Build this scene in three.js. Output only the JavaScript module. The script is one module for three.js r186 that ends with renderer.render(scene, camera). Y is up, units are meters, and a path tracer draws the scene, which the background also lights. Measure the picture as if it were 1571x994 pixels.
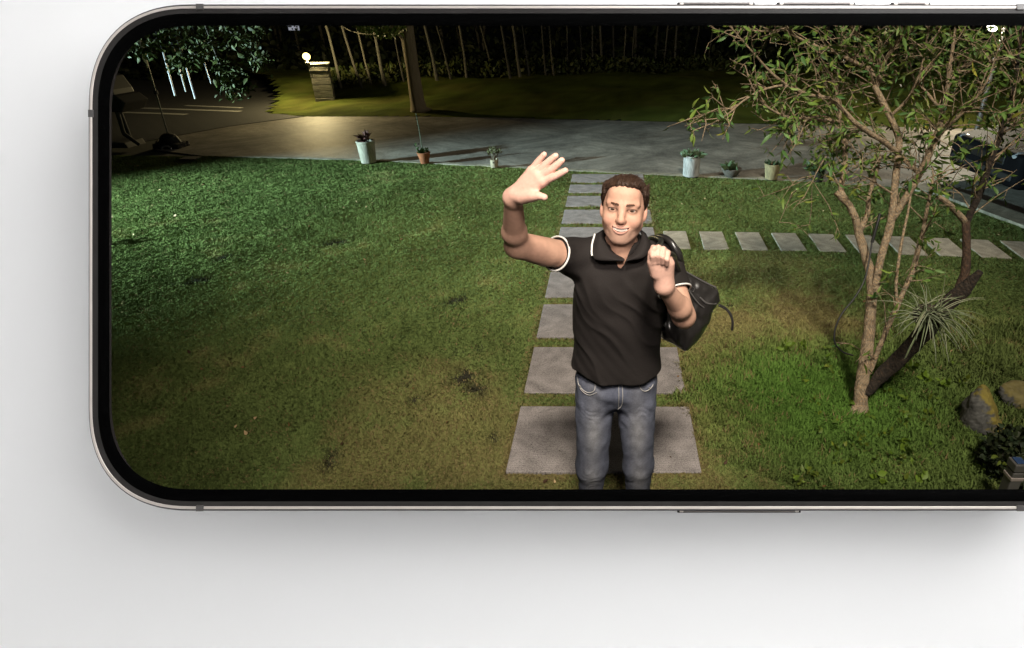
import * as THREE from 'three';
import { mergeGeometries, mergeVertices } from 'three/addons/utils/BufferGeometryUtils.js';
import { RoundedBoxGeometry } from 'three/addons/geometries/RoundedBoxGeometry.js';
import { RectAreaLightUniformsLib } from 'three/addons/lights/RectAreaLightUniformsLib.js';
import { createNoise3D } from 'simplex-noise';

// ------------------------------------------------------------------ camera
const scene = new THREE.Scene();
const EYE = new THREE.Vector3(0, 2.34, 0);            // the watching camera hangs 2.34 m above the lawn
const PITCH = Math.atan(384 / 867);                   // and looks down at the path
const camera = new THREE.PerspectiveCamera(2 * Math.atan(497 / 867) * 180 / Math.PI, 1571 / 994, 0.02, 400);
camera.position.copy(EYE);
camera.rotation.x = -PITCH;
camera.setViewOffset(1571, 994, -150.5, 102, 1571, 994);
scene.add(camera);

const LA = 4.1, LB = 690, LC = 2000, LD = 27, LE = 32, GRASS = 520000;   // strengths of the lamps; how many grass tufts
// ------------------------------------------------------------------ night sky, moon, exposure
{
  const W = 64, H = 32, data = new Float32Array(W * H * 4);
  for (let j = 0; j < H; j++) for (let i = 0; i < W; i++) {
    const up = (j + 0.5) / H - 0.5, k = (j * W + i) * 4, g = up > 0 ? 1 + 0.25 * (1 - up * 2) : 1;
    data[k] = 0.0030 * g; data[k + 1] = 0.0031 * g; data[k + 2] = 0.0034 * g; data[k + 3] = 1;
  }
  const t = new THREE.DataTexture(data, W, H, THREE.RGBAFormat, THREE.FloatType);
  t.mapping = THREE.EquirectangularReflectionMapping; t.magFilter = THREE.LinearFilter; t.needsUpdate = true;
  scene.background = t; scene.environment = t;
}
const moon = new THREE.DirectionalLight(new THREE.Color(0.85, 0.92, 1), 0.02);
moon.name = 'moon'; moon.position.set(-6, 14, -4); moon.shadow.radius = 12; moon.castShadow = true;
moon.shadow.camera.left = -25; moon.shadow.camera.right = 25; moon.shadow.camera.top = 25; moon.shadow.camera.bottom = -25; moon.shadow.camera.far = 80;
scene.add(moon); scene.add(moon.target); moon.target.position.set(0, 0, -8);
const renderer = new THREE.WebGLRenderer({ antialias: true });
renderer.toneMapping = THREE.LinearToneMapping;
renderer.toneMappingExposure = 1;
renderer.shadowMap.enabled = true;
RectAreaLightUniformsLib.init();

// ------------------------------------------------------------------ helpers
const V = (x, y, z) => new THREE.Vector3(x, y, z);
const rng = (seed) => () => { seed = (seed + 0x6d2b79f5) | 0; let t = Math.imul(seed ^ (seed >>> 15), 1 | seed); t = (t + Math.imul(t ^ (t >>> 7), 61 | t)) ^ t; return ((t ^ (t >>> 14)) >>> 0) / 4294967296; };
const noise = createNoise3D(rng(7));
const fbm = (x, y, z, n = 4) => { let s = 0, a = 0.5; for (let i = 0; i < n; i++) { s += a * noise(x, y, z); x *= 2.03; y *= 2.03; z *= 2.03; a *= 0.5; } return s; };
const rnd = (R, s) => (R() - 0.5) * 2 * s, LEAFY = 3;
const clamp = THREE.MathUtils.clamp, lerp = THREE.MathUtils.lerp, sstep = (a, b, x) => { const t = clamp((x - a) / (b - a), 0, 1); return t * t * (3 - 2 * t); };
const CP = Math.cos(PITCH), SP = Math.sin(PITCH);
// a sighting: where the line of sight through a point of the view meets the ground, an upright plane, or a depth
const ray = (px, py) => { const X = (px - 936) / 867, Y = (395 - py) / 867; return V(X, Y * CP - SP, -Y * SP - CP); };
const onGround = (px, py, h = 0) => { const d = ray(px, py); return EYE.clone().addScaledVector(d, (h - EYE.y) / d.y); };
const atZ = (px, py, z) => { const d = ray(px, py); return EYE.clone().addScaledVector(d, z / d.z); };
const atDepth = (px, py, t) => EYE.clone().addScaledVector(ray(px, py), t);

const taken = new Map();
const numbered = (name) => { const n = taken.get(name) ?? 0; taken.set(name, n + 1); return n ? `${name}_${String(n).padStart(3, '0')}` : name; };
const tag = (o, label, category, group) => { o.userData.label = label; if (category) o.userData.category = category; if (group) o.userData.group = group; return o; };
const shadowed = (o) => { o.castShadow = true; o.receiveShadow = true; return o; };
function thing(name, label, category, pos = V(0, 0, 0), turn = 0, group) {
  const o = new THREE.Group(); o.name = numbered(name); scene.add(o); o.position.copy(pos); o.rotation.y = turn;
  return tag(o, label, category, group);
}
function part(name, geo, m, parent, label) {
  const o = shadowed(new THREE.Mesh(Array.isArray(geo) ? join(geo) : geo, m)); o.name = name; parent.add(o);
  if (label) o.userData.label = label;
  return o;
}
function struct(name, geo, m, label) {
  const o = part(numbered(name), geo, m, scene); o.userData.kind = 'structure'; if (label) o.userData.label = label; return o;
}
function join(list) {
  const flat = list.map((g) => { const h = g.index ? g.toNonIndexed() : g.clone(); for (const k of Object.keys(h.attributes)) if (!['position', 'normal', 'uv', 'color'].includes(k)) h.deleteAttribute(k); return h; });
  const all = ['uv', 'color'].filter((k) => flat.every((g) => g.attributes[k]));
  for (const g of flat) for (const k of ['uv', 'color']) if (!all.includes(k)) g.deleteAttribute(k);
  return flat.length === 1 ? flat[0] : mergeGeometries(flat);
}
const box = (w, h, d, x = 0, y = 0, z = 0) => new THREE.BoxGeometry(w, h, d).translate(x, y, z);
const rbox = (w, h, d, r, x = 0, y = 0, z = 0) => new RoundedBoxGeometry(w, h, d, 2, r).translate(x, y, z);
const std = (color, roughness = 0.8, more = {}) => new THREE.MeshPhysicalMaterial({ color: Array.isArray(color) ? new THREE.Color().setRGB(...color) : new THREE.Color(color), roughness, ...more });
// tapered tube along points with a radius at each; wob = relative knobbliness
function tube(pts, radii, seg = 8, { wob = 0, cap = true, seed = 0, flat = 1 } = {}) {
  const n = pts.length, pos = [], nor = [], uv = [], idx = [];
  let prev = null, len = 0;
  for (let i = 0; i < n; i++) {
    const t = pts[Math.min(i + 1, n - 1)].clone().sub(pts[Math.max(i - 1, 0)]).normalize();
    let a = prev ? prev.clone().addScaledVector(t, -prev.dot(t)) : (Math.abs(t.y) > 0.9 ? V(1, 0, 0) : V(0, 1, 0)).cross(t);
    a.normalize(); prev = a; const b = t.clone().cross(a);
    if (i) len += pts[i].distanceTo(pts[i - 1]);
    for (let k = 0; k <= seg; k++) {
      const th = (k % seg) / seg * Math.PI * 2, c = Math.cos(th), s = Math.sin(th);
      const r = radii[i] * (1 + wob * noise(pts[i].x * 9 + c * 1.3 + seed, pts[i].y * 9 + s * 1.3, pts[i].z * 9));
      const d = a.clone().multiplyScalar(c).addScaledVector(b, s * flat);
      pos.push(pts[i].x + d.x * r, pts[i].y + d.y * r, pts[i].z + d.z * r); nor.push(d.x, d.y, d.z); uv.push(k / seg * radii[0] * 6.28, len);
    }
  }
  for (let i = 0; i < n - 1; i++) for (let k = 0; k < seg; k++) { const p = i * (seg + 1) + k, q = p + seg + 1; idx.push(p, p + 1, q, p + 1, q + 1, q); }
  if (cap) for (const [i, f] of [[0, 1], [n - 1, 0]]) {
    const c = pos.length / 3, t = pts[f ? 0 : n - 1].clone().sub(pts[f ? 1 : n - 2]).normalize();
    pos.push(pts[i].x, pts[i].y, pts[i].z); nor.push(t.x, t.y, t.z); uv.push(0, len);
    for (let k = 0; k < seg; k++) { const p = i * (seg + 1) + k; f ? idx.push(c, p + 1, p) : idx.push(c, p, p + 1); }
  }
  const g = new THREE.BufferGeometry();
  g.setAttribute('position', new THREE.Float32BufferAttribute(pos, 3)); g.setAttribute('normal', new THREE.Float32BufferAttribute(nor, 3)); g.setAttribute('uv', new THREE.Float32BufferAttribute(uv, 2)); g.setIndex(idx);
  if (wob) g.computeVertexNormals();
  return g;
}
const spline = (pts, n) => new THREE.CatmullRomCurve3(pts, false, 'centripetal').getPoints(n);
const lathe = (prof, seg = 24) => new THREE.LatheGeometry(prof.map(([r, y]) => new THREE.Vector2(r, y)), seg);
function tex(w, h, f, srgb = false) {             // f(u, v) -> [r, g, b] in 0..1
  const d = new Uint8Array(w * h * 4);
  for (let j = 0; j < h; j++) for (let i = 0; i < w; i++) { const c = f(i / w, j / h, i, j), k = (j * w + i) * 4; d[k] = clamp(c[0], 0, 1) * 255; d[k + 1] = clamp(c[1], 0, 1) * 255; d[k + 2] = clamp(c[2], 0, 1) * 255; d[k + 3] = 255; }
  const t = new THREE.DataTexture(d, w, h); t.wrapS = t.wrapT = THREE.RepeatWrapping; t.magFilter = THREE.LinearFilter; t.minFilter = THREE.LinearMipmapLinearFilter; t.generateMipmaps = true;
  if (srgb) t.colorSpace = THREE.SRGBColorSpace; t.needsUpdate = true; return t;
}
// noise that tiles over the unit square
const tile = (u, v, f, s = 0) => { const a = u * 6.2832, b = v * 6.2832, R = f / 6.2832; return noise(Math.cos(a) * R + s, Math.sin(a) * R + Math.cos(b) * R * 1.31, Math.sin(b) * R + s * 1.7); };
const tint = (t, rx, ry) => { const c = t.clone(); c.repeat.set(rx, ry); c.needsUpdate = true; return c; };
const lerpC = (a, b, t) => a.map((v, i) => lerp(v, b[i], clamp(t, 0, 1)));
const box3 = (x, y, z, c, h) => { const a = Math.abs(x - c[0]) - h[0], b = Math.abs(y - c[1]) - h[1], d = Math.abs(z - c[2]) - h[2]; return Math.hypot(Math.max(a, 0), Math.max(b, 0), Math.max(d, 0)) + Math.min(Math.max(a, b, d), 0); };
const clothUV = (g) => { const p = g.attributes.position, u = new Float32Array(p.count * 2); for (let i = 0; i < p.count; i++) { u[i * 2] = p.getX(i) + 0.6 * p.getZ(i); u[i * 2 + 1] = p.getY(i) + 0.15 * p.getZ(i); } g.setAttribute('uv', new THREE.BufferAttribute(u, 2)); return g; };

const SOFT = 9.4;
// ------------------------------------------------------------------ the phone on its white backdrop, and the added booth that shuts out the garden lamps
const DP = 0.4, UNIT = DP / 867;                       // the phone's face is 0.4 m from the eye; UNIT metres per view pixel there
const facing = (o, depth) => { o.position.copy(EYE).add(V(0, -SP, -CP).multiplyScalar(depth)); o.rotation.x = -PITCH; return o; };
function roundRect(x0, y0, x1, y1, r, ccw = true) {    // superellipse-like corners as on a phone
  const pts = [], N = 22, e = 2.35;
  for (const [cx, cy, q] of [[x1 - r, y1 - r, 0], [x0 + r, y1 - r, 1], [x0 + r, y0 + r, 2], [x1 - r, y0 + r, 3]]) for (let i = 0; i <= N; i++) {
    const a = i / N * Math.PI / 2, c = Math.pow(Math.cos(a), 2 / e), s = Math.pow(Math.sin(a), 2 / e), [dx, dy] = [[c, s], [-s, c], [-c, -s], [s, -c]][q];
    pts.push(new THREE.Vector2(cx + dx * r, cy + dy * r));
  }
  return ccw ? pts : pts.reverse();
}
const band = (outer, inner) => { const s = new THREE.Shape(outer); s.holes.push(new THREE.Path(inner)); return s; };
const px = (k, y0, y1, r) => roundRect((-770 - k) * UNIT, (395 - y1) * UNIT, (770 + k) * UNIT, (395 - y0) * UNIT, r * UNIT);
// wall between two closed outlines at two depths
function loft(rings) {
  const n = rings[0][0].length, pos = [], uv = [], idx = [];
  rings.forEach(([pts, z]) => { for (let i = 0; i <= n; i++) { const p = pts[i % n]; pos.push(p.x, p.y, z); uv.push(i / n, z); } });
  for (let r = 0; r < rings.length - 1; r++) for (let i = 0; i < n; i++) { const a = r * (n + 1) + i, b = a + n + 1; idx.push(a, b, a + 1, a + 1, b, b + 1); }
  const g = new THREE.BufferGeometry(); g.setAttribute('position', new THREE.Float32BufferAttribute(pos, 3)); g.setAttribute('uv', new THREE.Float32BufferAttribute(uv, 2)); g.setIndex(idx); g.computeVertexNormals(); return g;
}
const grow = (pts, s, d = 0) => pts.map((p) => { const q = p.clone().multiplyScalar(s); return q.add(new THREE.Vector2(Math.sign(q.x) * d, Math.sign(q.y) * d)); });
const o0 = px(33, 5.2, 785, 160), o1 = px(29.3, 8.8, 781.3, 156), o2 = px(25.2, 12.6, 777, 152), o3 = px(17.5, 19.6, 770, 145), scr = px(0, 38.5, 751.5, 128);
const BACK = 0.17 * DP, THICK = 0.005;                                // how far the phone's face stands proud of the backdrop
const M = {
  board: std([0.80, 0.80, 0.805], 0.95, { specularIntensity: 0.1 }),
  darkTitanium: std([0.020, 0.017, 0.016], 0.5, { specularIntensity: 0.35 }),
  paleGlint: std([0.52, 0.47, 0.43], 0.45, { metalness: 0.5 }),  // pale metal painted in for the frame highlight and button glints
  rim: std([0.017, 0.015, 0.014], 0.5, { specularIntensity: 0.4 }),
  bezel: std([0.0008, 0.0008, 0.0008], 0.7, { specularIntensity: 0.02 }),
  light_shroud: std([0.003, 0.003, 0.003], 0.9, { specularIntensity: 0.02 }),
  antenna: std([0.055, 0.05, 0.048], 0.5),
};
{
  const phone = facing(thing('smartphone', 'smartphone on its side against white, dark metal frame, black bezel, garden view on screen', 'smartphone'), DP);
  const out = (pts) => pts.map((p) => p.clone());
  // frame: outer dark edge, highlight line painted as pale metal, dark inner edge
  part('frame', [loft([[grow(o0, 1), -0.020], [grow(o0, 1), -0.0035], [o0, -0.0016], [o1, -0.0004]])], M.darkTitanium, phone);
  part('highlight_edge', [loft([[o1, -0.0004], [grow(o1, 0.9993), 0], [grow(o2, 1.0005), 0], [o2, -0.0004]])], M.paleGlint, phone, 'pale edge painted as the frame highlight');
  part('inner_rim', [loft([[o2, -0.0004], [o3, -0.0009]])], M.rim, phone);
  part('bezel', [loft([[o3, -0.0009], [scr, -0.0011], [grow(scr, 1.0115), -0.004]])], M.bezel, phone);
  part('light_shroud', [loft([[grow(scr, 1.0115), -0.004], [grow(scr, 1 + (BACK + THICK) / DP + 0.004), -BACK - THICK]]), loft([[grow(o0, 1), -0.020], [grow(scr, 1 + (BACK + THICK) / DP + 0.010), -BACK - THICK]])], M.light_shroud, phone);  // added shroud, unseen, keeps light from passing between phone and backdrop
  const X = (v) => (v - 936) * UNIT, Y = (v) => (395 - v) * UNIT;
  for (const [a, b, top] of [[1040, 1160.5, 1], [1194.5, 1316, 1], [1371.5, 1432, 1], [1040, 1231.5, 0]]) {
    const w = (b - a) * UNIT, x = X((a + b) / 2), y = top ? Y(2.8) : Y(787.4);
    const bt = part('button', rbox(w, 6.4 * UNIT, 0.0052, 0.0006, x, y, -0.0062), M.darkTitanium, phone);
    part('button_edge', [rbox(w - 12 * UNIT, 1.6 * UNIT, 0.002, 0.0003, x, y + (top ? 1 : -1) * 0.5 * UNIT, -0.0040)], std([0.16, 0.14, 0.13], 0.35, { metalness: 0.6 }), bt);
    for (const s of [-1, 1]) part('button_glint', rbox(6 * UNIT, 3.6 * UNIT, 0.002, 0.0005, x + s * (w / 2 - 6.5 * UNIT), y + (top ? -0.2 : 0.2) * UNIT, -0.0038), M.paleGlint, bt);
  }
  const aw = 11 * UNIT, ad = 9 * UNIT;
  for (const vx of [307, 1565]) for (const vy of [10.6, 779.4]) part('antenna_line', box(aw, ad * 0.95, 0.0012, X(vx), Y(vy), 0), M.antenna, phone);
  for (const s of [-1, 1]) part('antenna_line', box(ad * 0.82, aw, 0.0010, X(936 + s * 796.6), Y(174), -0.0002), M.antenna, phone);
}
{
  // backdrop board with the cut-out the light shroud goes through
  const k = 1 + BACK / DP, hole = grow(scr, 1 + (BACK + THICK) / DP + 0.011);
  const sheet = new THREE.Shape([new THREE.Vector2(-0.80, -0.62), new THREE.Vector2(0.80, -0.62), new THREE.Vector2(0.80, 0.30), new THREE.Vector2(-0.80, 0.30)]);
  sheet.holes.push(new THREE.Path(hole.slice().reverse()));
  const g = new THREE.ExtrudeGeometry(sheet, { depth: THICK, bevelEnabled: false, curveSegments: 1 }).translate(0, 0, -THICK);
  facing(struct('backdrop', g, M.board, 'plain white backdrop behind the smartphone'), DP + BACK);
}
{
  // added booth, unseen, blocks garden lamps and bounces fill: floor, roof, sides, back, post
  const booth = thing('added_light_booth', 'added unseen white booth on a post, keeping garden lamps off the backdrop and bouncing the softbox light', 'booth', V(0, 0, 0));
  delete booth.userData.category; booth.userData.kind = 'structure';
  const wallM = std([0.8, 0.8, 0.8], 0.9, { specularIntensity: 0.1 });
  const inner = new THREE.Group(); facing(inner, 0); booth.add(inner); inner.name = 'booth_shell';
  const W = 0.82, T = 0.02, prof = [[-DP - BACK - 0.0005, 0.302], [-0.2, 0.72], [0.9, 0.72], [0.9, -0.64], [-DP - BACK - 0.0005, -0.64]];  // (local z, y)
  const side = new THREE.Shape([[-DP - BACK - 0.021, -0.64], [-DP - BACK - 0.021, 0.302], ...prof.slice(1, 4)].map(([z, y]) => new THREE.Vector2(-z, y)));
  for (const s of [-1, 1]) { const g = new THREE.ExtrudeGeometry(side, { depth: T, bevelEnabled: false }); g.rotateY(Math.PI / 2).translate(s > 0 ? W : -W - T, 0, 0); part('side_panel', g, wallM, inner); }
  const plate = (a, b) => { const dz = b[0] - a[0], dy = b[1] - a[1], L = Math.hypot(dz, dy), g = box(2 * W, T, L); g.rotateX(-Math.atan2(dy, dz)); return g.translate(0, (a[1] + b[1]) / 2, (a[0] + b[0]) / 2); };
  part('roof_panel', plate([-DP - BACK - 0.02, 0.315], [-0.2, 0.733]), wallM, inner);
  part('roof_panel', plate([-0.2, 0.733], [0.9, 0.733]), wallM, inner);
  part('floor_panel', plate([-DP - BACK - 0.02, -0.633], [0.9, -0.633]), wallM, inner);
  part('back_panel', box(2 * W, 1.34, T, 0, 0.04, 0.91), wallM, inner);
  part('post', new THREE.CylinderGeometry(0.06, 0.07, 1.75, 20).translate(0, 0.875, 0.25), std([0.2, 0.2, 0.2], 0.5, { metalness: 0.6 }), booth);
  // the softbox, upper right of the phone
  const at = V(0.40, 0.40, 0.04), size = [0.62, 0.62];
  const holder = facing(thing('softbox_lamp', 'square softbox lamp lighting the backdrop from the upper right', 'lamp'), 0);
  const head = new THREE.Group(); head.name = 'softbox_head'; holder.add(head); head.position.copy(at);
  holder.updateMatrixWorld(true);
  const aim = holder.localToWorld(V(-0.34, -0.06, -DP - BACK));
  head.up.set(0, 1, 0); head.lookAt(aim);             // +z of the head looks at the phone
  part('case', box(size[0] + 0.02, size[1] + 0.02, 0.05, 0, 0, -0.03), std([0.02, 0.02, 0.02], 0.7), head);
  part('diffuser', box(size[0], size[1], 0.004, 0, 0, 0), std([0.8, 0.8, 0.8], 0.9, { emissive: new THREE.Color(1, 1, 1), emissiveIntensity: 0.6 }), head);
  const area = new THREE.RectAreaLight(new THREE.Color(1, 0.995, 0.985), SOFT, size[0], size[1]);
  area.name = 'softbox'; holder.add(area); area.position.copy(at); holder.updateMatrixWorld(true); area.lookAt(aim);
  area.translateZ(-0.006);
}

// ------------------------------------------------------------------ lamps of the garden
function lampBody(o, color, glow, r) { return part('bulb', new THREE.SphereGeometry(r, 20, 14), std([0.9, 0.9, 0.9], 0.4, { emissive: new THREE.Color().setRGB(...color), emissiveIntensity: glow }), o); }
function flood(name, label, pos, target, color, intensity, angle, penumbra, radius, mount) {
  const o = thing(name, label, 'lamp', pos); const h = new THREE.Group(); h.name = 'lamp_head'; o.add(h); o.updateMatrixWorld(true); h.lookAt(target);
  part('case', rbox(0.20, 0.15, 0.06, 0.01, 0, 0, -0.06), std([0.03, 0.03, 0.03], 0.5), h);
  part('lamp_glass', rbox(0.17, 0.12, 0.012, 0.004, 0, 0, -0.022), std([0.8, 0.8, 0.8], 0.5, { emissive: new THREE.Color().setRGB(...color), emissiveIntensity: 3 }), h);
  if (mount) part('post', new THREE.CylinderGeometry(0.03, 0.035, mount, 12).translate(0, -mount / 2, -0.0), std([0.08, 0.08, 0.08], 0.5, { metalness: 0.5 }), o);
  const s = new THREE.SpotLight(new THREE.Color().setRGB(...color), intensity, 0, angle, penumbra, 2);
  s.name = name; s.shadow.radius = radius; s.castShadow = true; s.position.set(0, 0, 0); o.add(s); s.target.position.copy(target).sub(pos); o.add(s.target);
  return o;
}
flood('security_floodlight', 'right head of the twin security floodlight on the booth front', V(0.30, 2.54, -0.64), V(0.30, 0.5, -3.3), [1, 0.90, 0.82], LA, 0.68, 0.9, 3.5);
flood('security_floodlight', 'added fill head left of the security floodlight on the booth front', V(-0.22, 2.54, -0.64), V(0.0, 0.7, -3.2), [1, 0.90, 0.82], LA * 0.85, 0.68, 0.9, 3.5);  // second head, added as soft fill from the left
flood('added_pole_floodlight', 'added unseen floodlight high on a pole behind the booth', V(0.6, 11.5, 4.2), V(0.45, 0, -4.7), [1, 0.92, 0.78], LB, 0.31, 1, 40, 11.5);  // added lamp, out of view, lifts the farther lawn and the man
flood('garden_spotlight', 'cool white spotlight on a post at the left edge of the lawn', V(-12.4, 2.6, -3.9), V(-5.4, 0, -6.4), [0.66, 0.96, 1.04], LC, 0.40, 1, 4, 2.6);
{
  const w = thing('light_blocker_panel', 'added unseen dark panel that cuts the spotlight beam, at the far left beside the lamp', 'screen', V(-11.95, -0.03, -5.6), Math.atan2(-0.83, 0.55) * 0 + 0.985);  // added out of view to block the spotlight and edge its pool
  part('panel', rbox(2.35, 3.4, 0.05, 0.01, 0.0, 1.7, 0), std([0.05, 0.05, 0.045], 0.9), w);
}

// ------------------------------------------------------------------ ground
const inPoly = (x, z, P) => { let c = false; for (let i = 0, j = P.length - 1; i < P.length; j = i++) if ((P[i][1] > z) !== (P[j][1] > z) && x < (P[j][0] - P[i][0]) * (z - P[i][1]) / (P[j][1] - P[i][1]) + P[i][0]) c = !c; return c; };
const edge = [[-14, -9.9], [-8.9, -9.75], [-6.77, -9.56], [-4.08, -9.28], [-2.16, -8.93], [-0.67, -8.65], [0.49, -8.43], [3.09, -8.02], [4.2, -7.72], [4.45, -7.35], [4.79, -6.12], [5.15, -4.6], [5.6, -2]];
const lawnPoly = [...edge, [5.6, 3], [-14, 3]];
const slabs = [[-1.65, -2.2], [-2.36, -2.92], [-3.06, -3.61], [-3.75, -4.28], [-4.41, -4.93], [-5.07, -5.56], [-5.68, -6.14], [-6.27, -6.76], [-6.89, -7.33], [-7.48, -7.86], [-7.99, -8.42]];
const sideTiles = []; for (let i = 0; i < 12; i++) { const x = 0.73 + i * 0.405; sideTiles.push([x, -5.78 + 0.014 * x * x + 0.012 * x, 0.26 + 0.004 * i, 0.5, -0.02 - 0.012 * i]); }
const onSlab = (x, z, m = 0) => (x > -0.575 - m && x < 0.505 + m && slabs.some(([a, b]) => z < a + m && z > b - m)) || sideTiles.some(([cx, cz, w, d]) => Math.abs(x - cx) < w / 2 + m && Math.abs(z - cz) < d / 2 + m);
const spots = (list) => list.map(([a, b, r, k = 1]) => { const p = onGround(a, b); return [p.x, p.z, r, k]; });
const dryAt = spots([[1085, 560, 0.36, 1.0], [1105, 640, 0.38, 0.95], [1130, 500, 0.55, 0.9], [1230, 480, 0.5, 0.95], [1215, 520, 0.3, 0.9], [1080, 720, 0.3, 0.6], [600, 700, 0.5, 0.45], [700, 640, 0.45, 0.5], [520, 740, 0.4, 0.5], [840, 745, 0.3, 0.5], [740, 700, 0.4, 0.5], [1000, 745, 0.4, 0.5], [1040, 430, 0.5, 0.4], [1180, 420, 0.8, 0.4], [640, 600, 0.5, 0.35]]);
const dirtAt = spots([[712, 578, 0.10], [728, 598, 0.09], [700, 460, 0.10], [625, 588, 0.05], [636, 611, 0.06], [508, 700, 0.055], [507, 712, 0.05], [508, 690, 0.04], [515, 372, 0.14], [345, 395, 0.12], [700, 540, 0.05], [735, 535, 0.05], [758, 668, 0.04], [300, 430, 0.15], [420, 362, 0.1], [1250, 560, 0.05], [690, 548, 0.04], [1120, 468, 0.06]]);
const blob = (x, z, L, rag) => { let m = 0; for (const [a, b, r, k] of L) { const d = Math.hypot(x - a, z - b) / r; if (d < 2) m = Math.max(m, k * (1 - sstep(0.35, 1.25, d + rag))); } return m; };
function lawnTone(x, z) {
  const n1 = fbm(x * 0.55, 3, z * 0.55, 3), n2 = fbm(x * 2.6, 9, z * 2.6, 3), n3 = noise(x * 14, 21, z * 14);
  const dry = clamp(blob(x, z, dryAt, n2 * 0.9 + n3 * 0.2) + sstep(0.22, 0.62, n1 * 0.7 + n2 * 0.55) * 0.4, 0, 1), dirt = blob(x, z, dirtAt, n3 * 0.5 + n2 * 0.7);
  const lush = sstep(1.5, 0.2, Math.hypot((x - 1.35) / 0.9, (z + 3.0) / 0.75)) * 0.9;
  const paintedPool = sstep(2.2, 0.4, Math.hypot((x - 1.0) / 1.3, z + 4.4)), b = 1 + 0.45 * paintedPool + 0.35 * n1 + 0.30 * n2 + 0.18 * n3;  // light pool right of the path painted into the grass colour
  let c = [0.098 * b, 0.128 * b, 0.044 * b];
  const d = dry * (1 - lush), dc = [0.27, 0.215, 0.10];
  c = c.map((v, i) => lerp(v, dc[i] * (0.9 + 0.3 * n2), d * 0.9));
  c = c.map((v, i) => lerp(v, [0.062, 0.125, 0.024][i] * b, lush));
  if (Math.abs(x) < 0.7 && onSlab(x, z, 0.026)) c = c.map((v, i) => lerp(v, [0.15, 0.105, 0.055][i], 0.5));
  c = c.map((v, i) => lerp(v, [0.022, 0.019, 0.018][i], dirt * 0.9));
  return { c, dirt, dry: d, lush };
}
// sheet over a polygon on a grid, coloured per vertex
function sheet(poly, step, h, colour, x0, x1, z0, z1) {
  const pos = [], col = [], uv = [], idx = [], nx = Math.round((x1 - x0) / step), nz = Math.round((z1 - z0) / step);
  for (let j = 0; j <= nz; j++) for (let i = 0; i <= nx; i++) { const x = x0 + (x1 - x0) * i / nx, z = z0 + (z1 - z0) * j / nz; pos.push(x, h(x, z), z); uv.push(x, z); col.push(...colour(x, z)); }
  for (let j = 0; j < nz; j++) for (let i = 0; i < nx; i++) { const a = j * (nx + 1) + i, b = a + nx + 1; idx.push(a, b, a + 1, a + 1, b, b + 1); }
  const g = new THREE.BufferGeometry(); g.setAttribute('position', new THREE.Float32BufferAttribute(pos, 3)); g.setAttribute('uv', new THREE.Float32BufferAttribute(uv, 2)); g.setAttribute('color', new THREE.Float32BufferAttribute(col, 3)); g.setIndex(idx); g.computeVertexNormals(); return g;
}
const flat = (poly, y, holes = []) => { const s = new THREE.Shape(poly.map(([x, z]) => new THREE.Vector2(x, -z))); const g = new THREE.ShapeGeometry(s); g.rotateX(-Math.PI / 2); g.translate(0, y, 0); return g; };
const grain = tex(256, 256, (u, v) => { const n = 0.5 + 0.5 * tile(u, v, 26) * 0.5 + 0.25 * tile(u, v, 60, 5) + 0.2 * tile(u, v, 9, 3); return [n, n, n]; });
struct('ground', flat([[-120, 40], [120, 40], [120, -160], [-120, -160]], -0.03), std([0.022, 0.024, 0.013], 1));
// the lawn as fine sheets of turf soil; the blades stand on it
const bumpy = (x, z) => 0.012 * fbm(x * 0.9, 1, z * 0.9, 2) - 0.010;
{
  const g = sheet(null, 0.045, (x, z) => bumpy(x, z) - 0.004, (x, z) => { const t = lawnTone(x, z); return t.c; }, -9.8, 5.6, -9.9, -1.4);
  // keep only what lies inside the lawn's outline
  const p = g.attributes.position, id = [...g.index.array], keep = [];
  for (let i = 0; i < id.length; i += 3) { const x = (p.getX(id[i]) + p.getX(id[i + 1]) + p.getX(id[i + 2])) / 3, z = (p.getZ(id[i]) + p.getZ(id[i + 1]) + p.getZ(id[i + 2])) / 3; if (inPoly(x, z, lawnPoly)) keep.push(id[i], id[i + 1], id[i + 2]); }
  g.setIndex(keep);
  struct('lawn', g, std([1, 1, 1], 1, { vertexColors: true, bumpMap: tint(grain, 1.2, 1.2), bumpScale: 0.004, specularIntensity: 0.1 }), 'green lawn with dry and bare patches');
}
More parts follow.
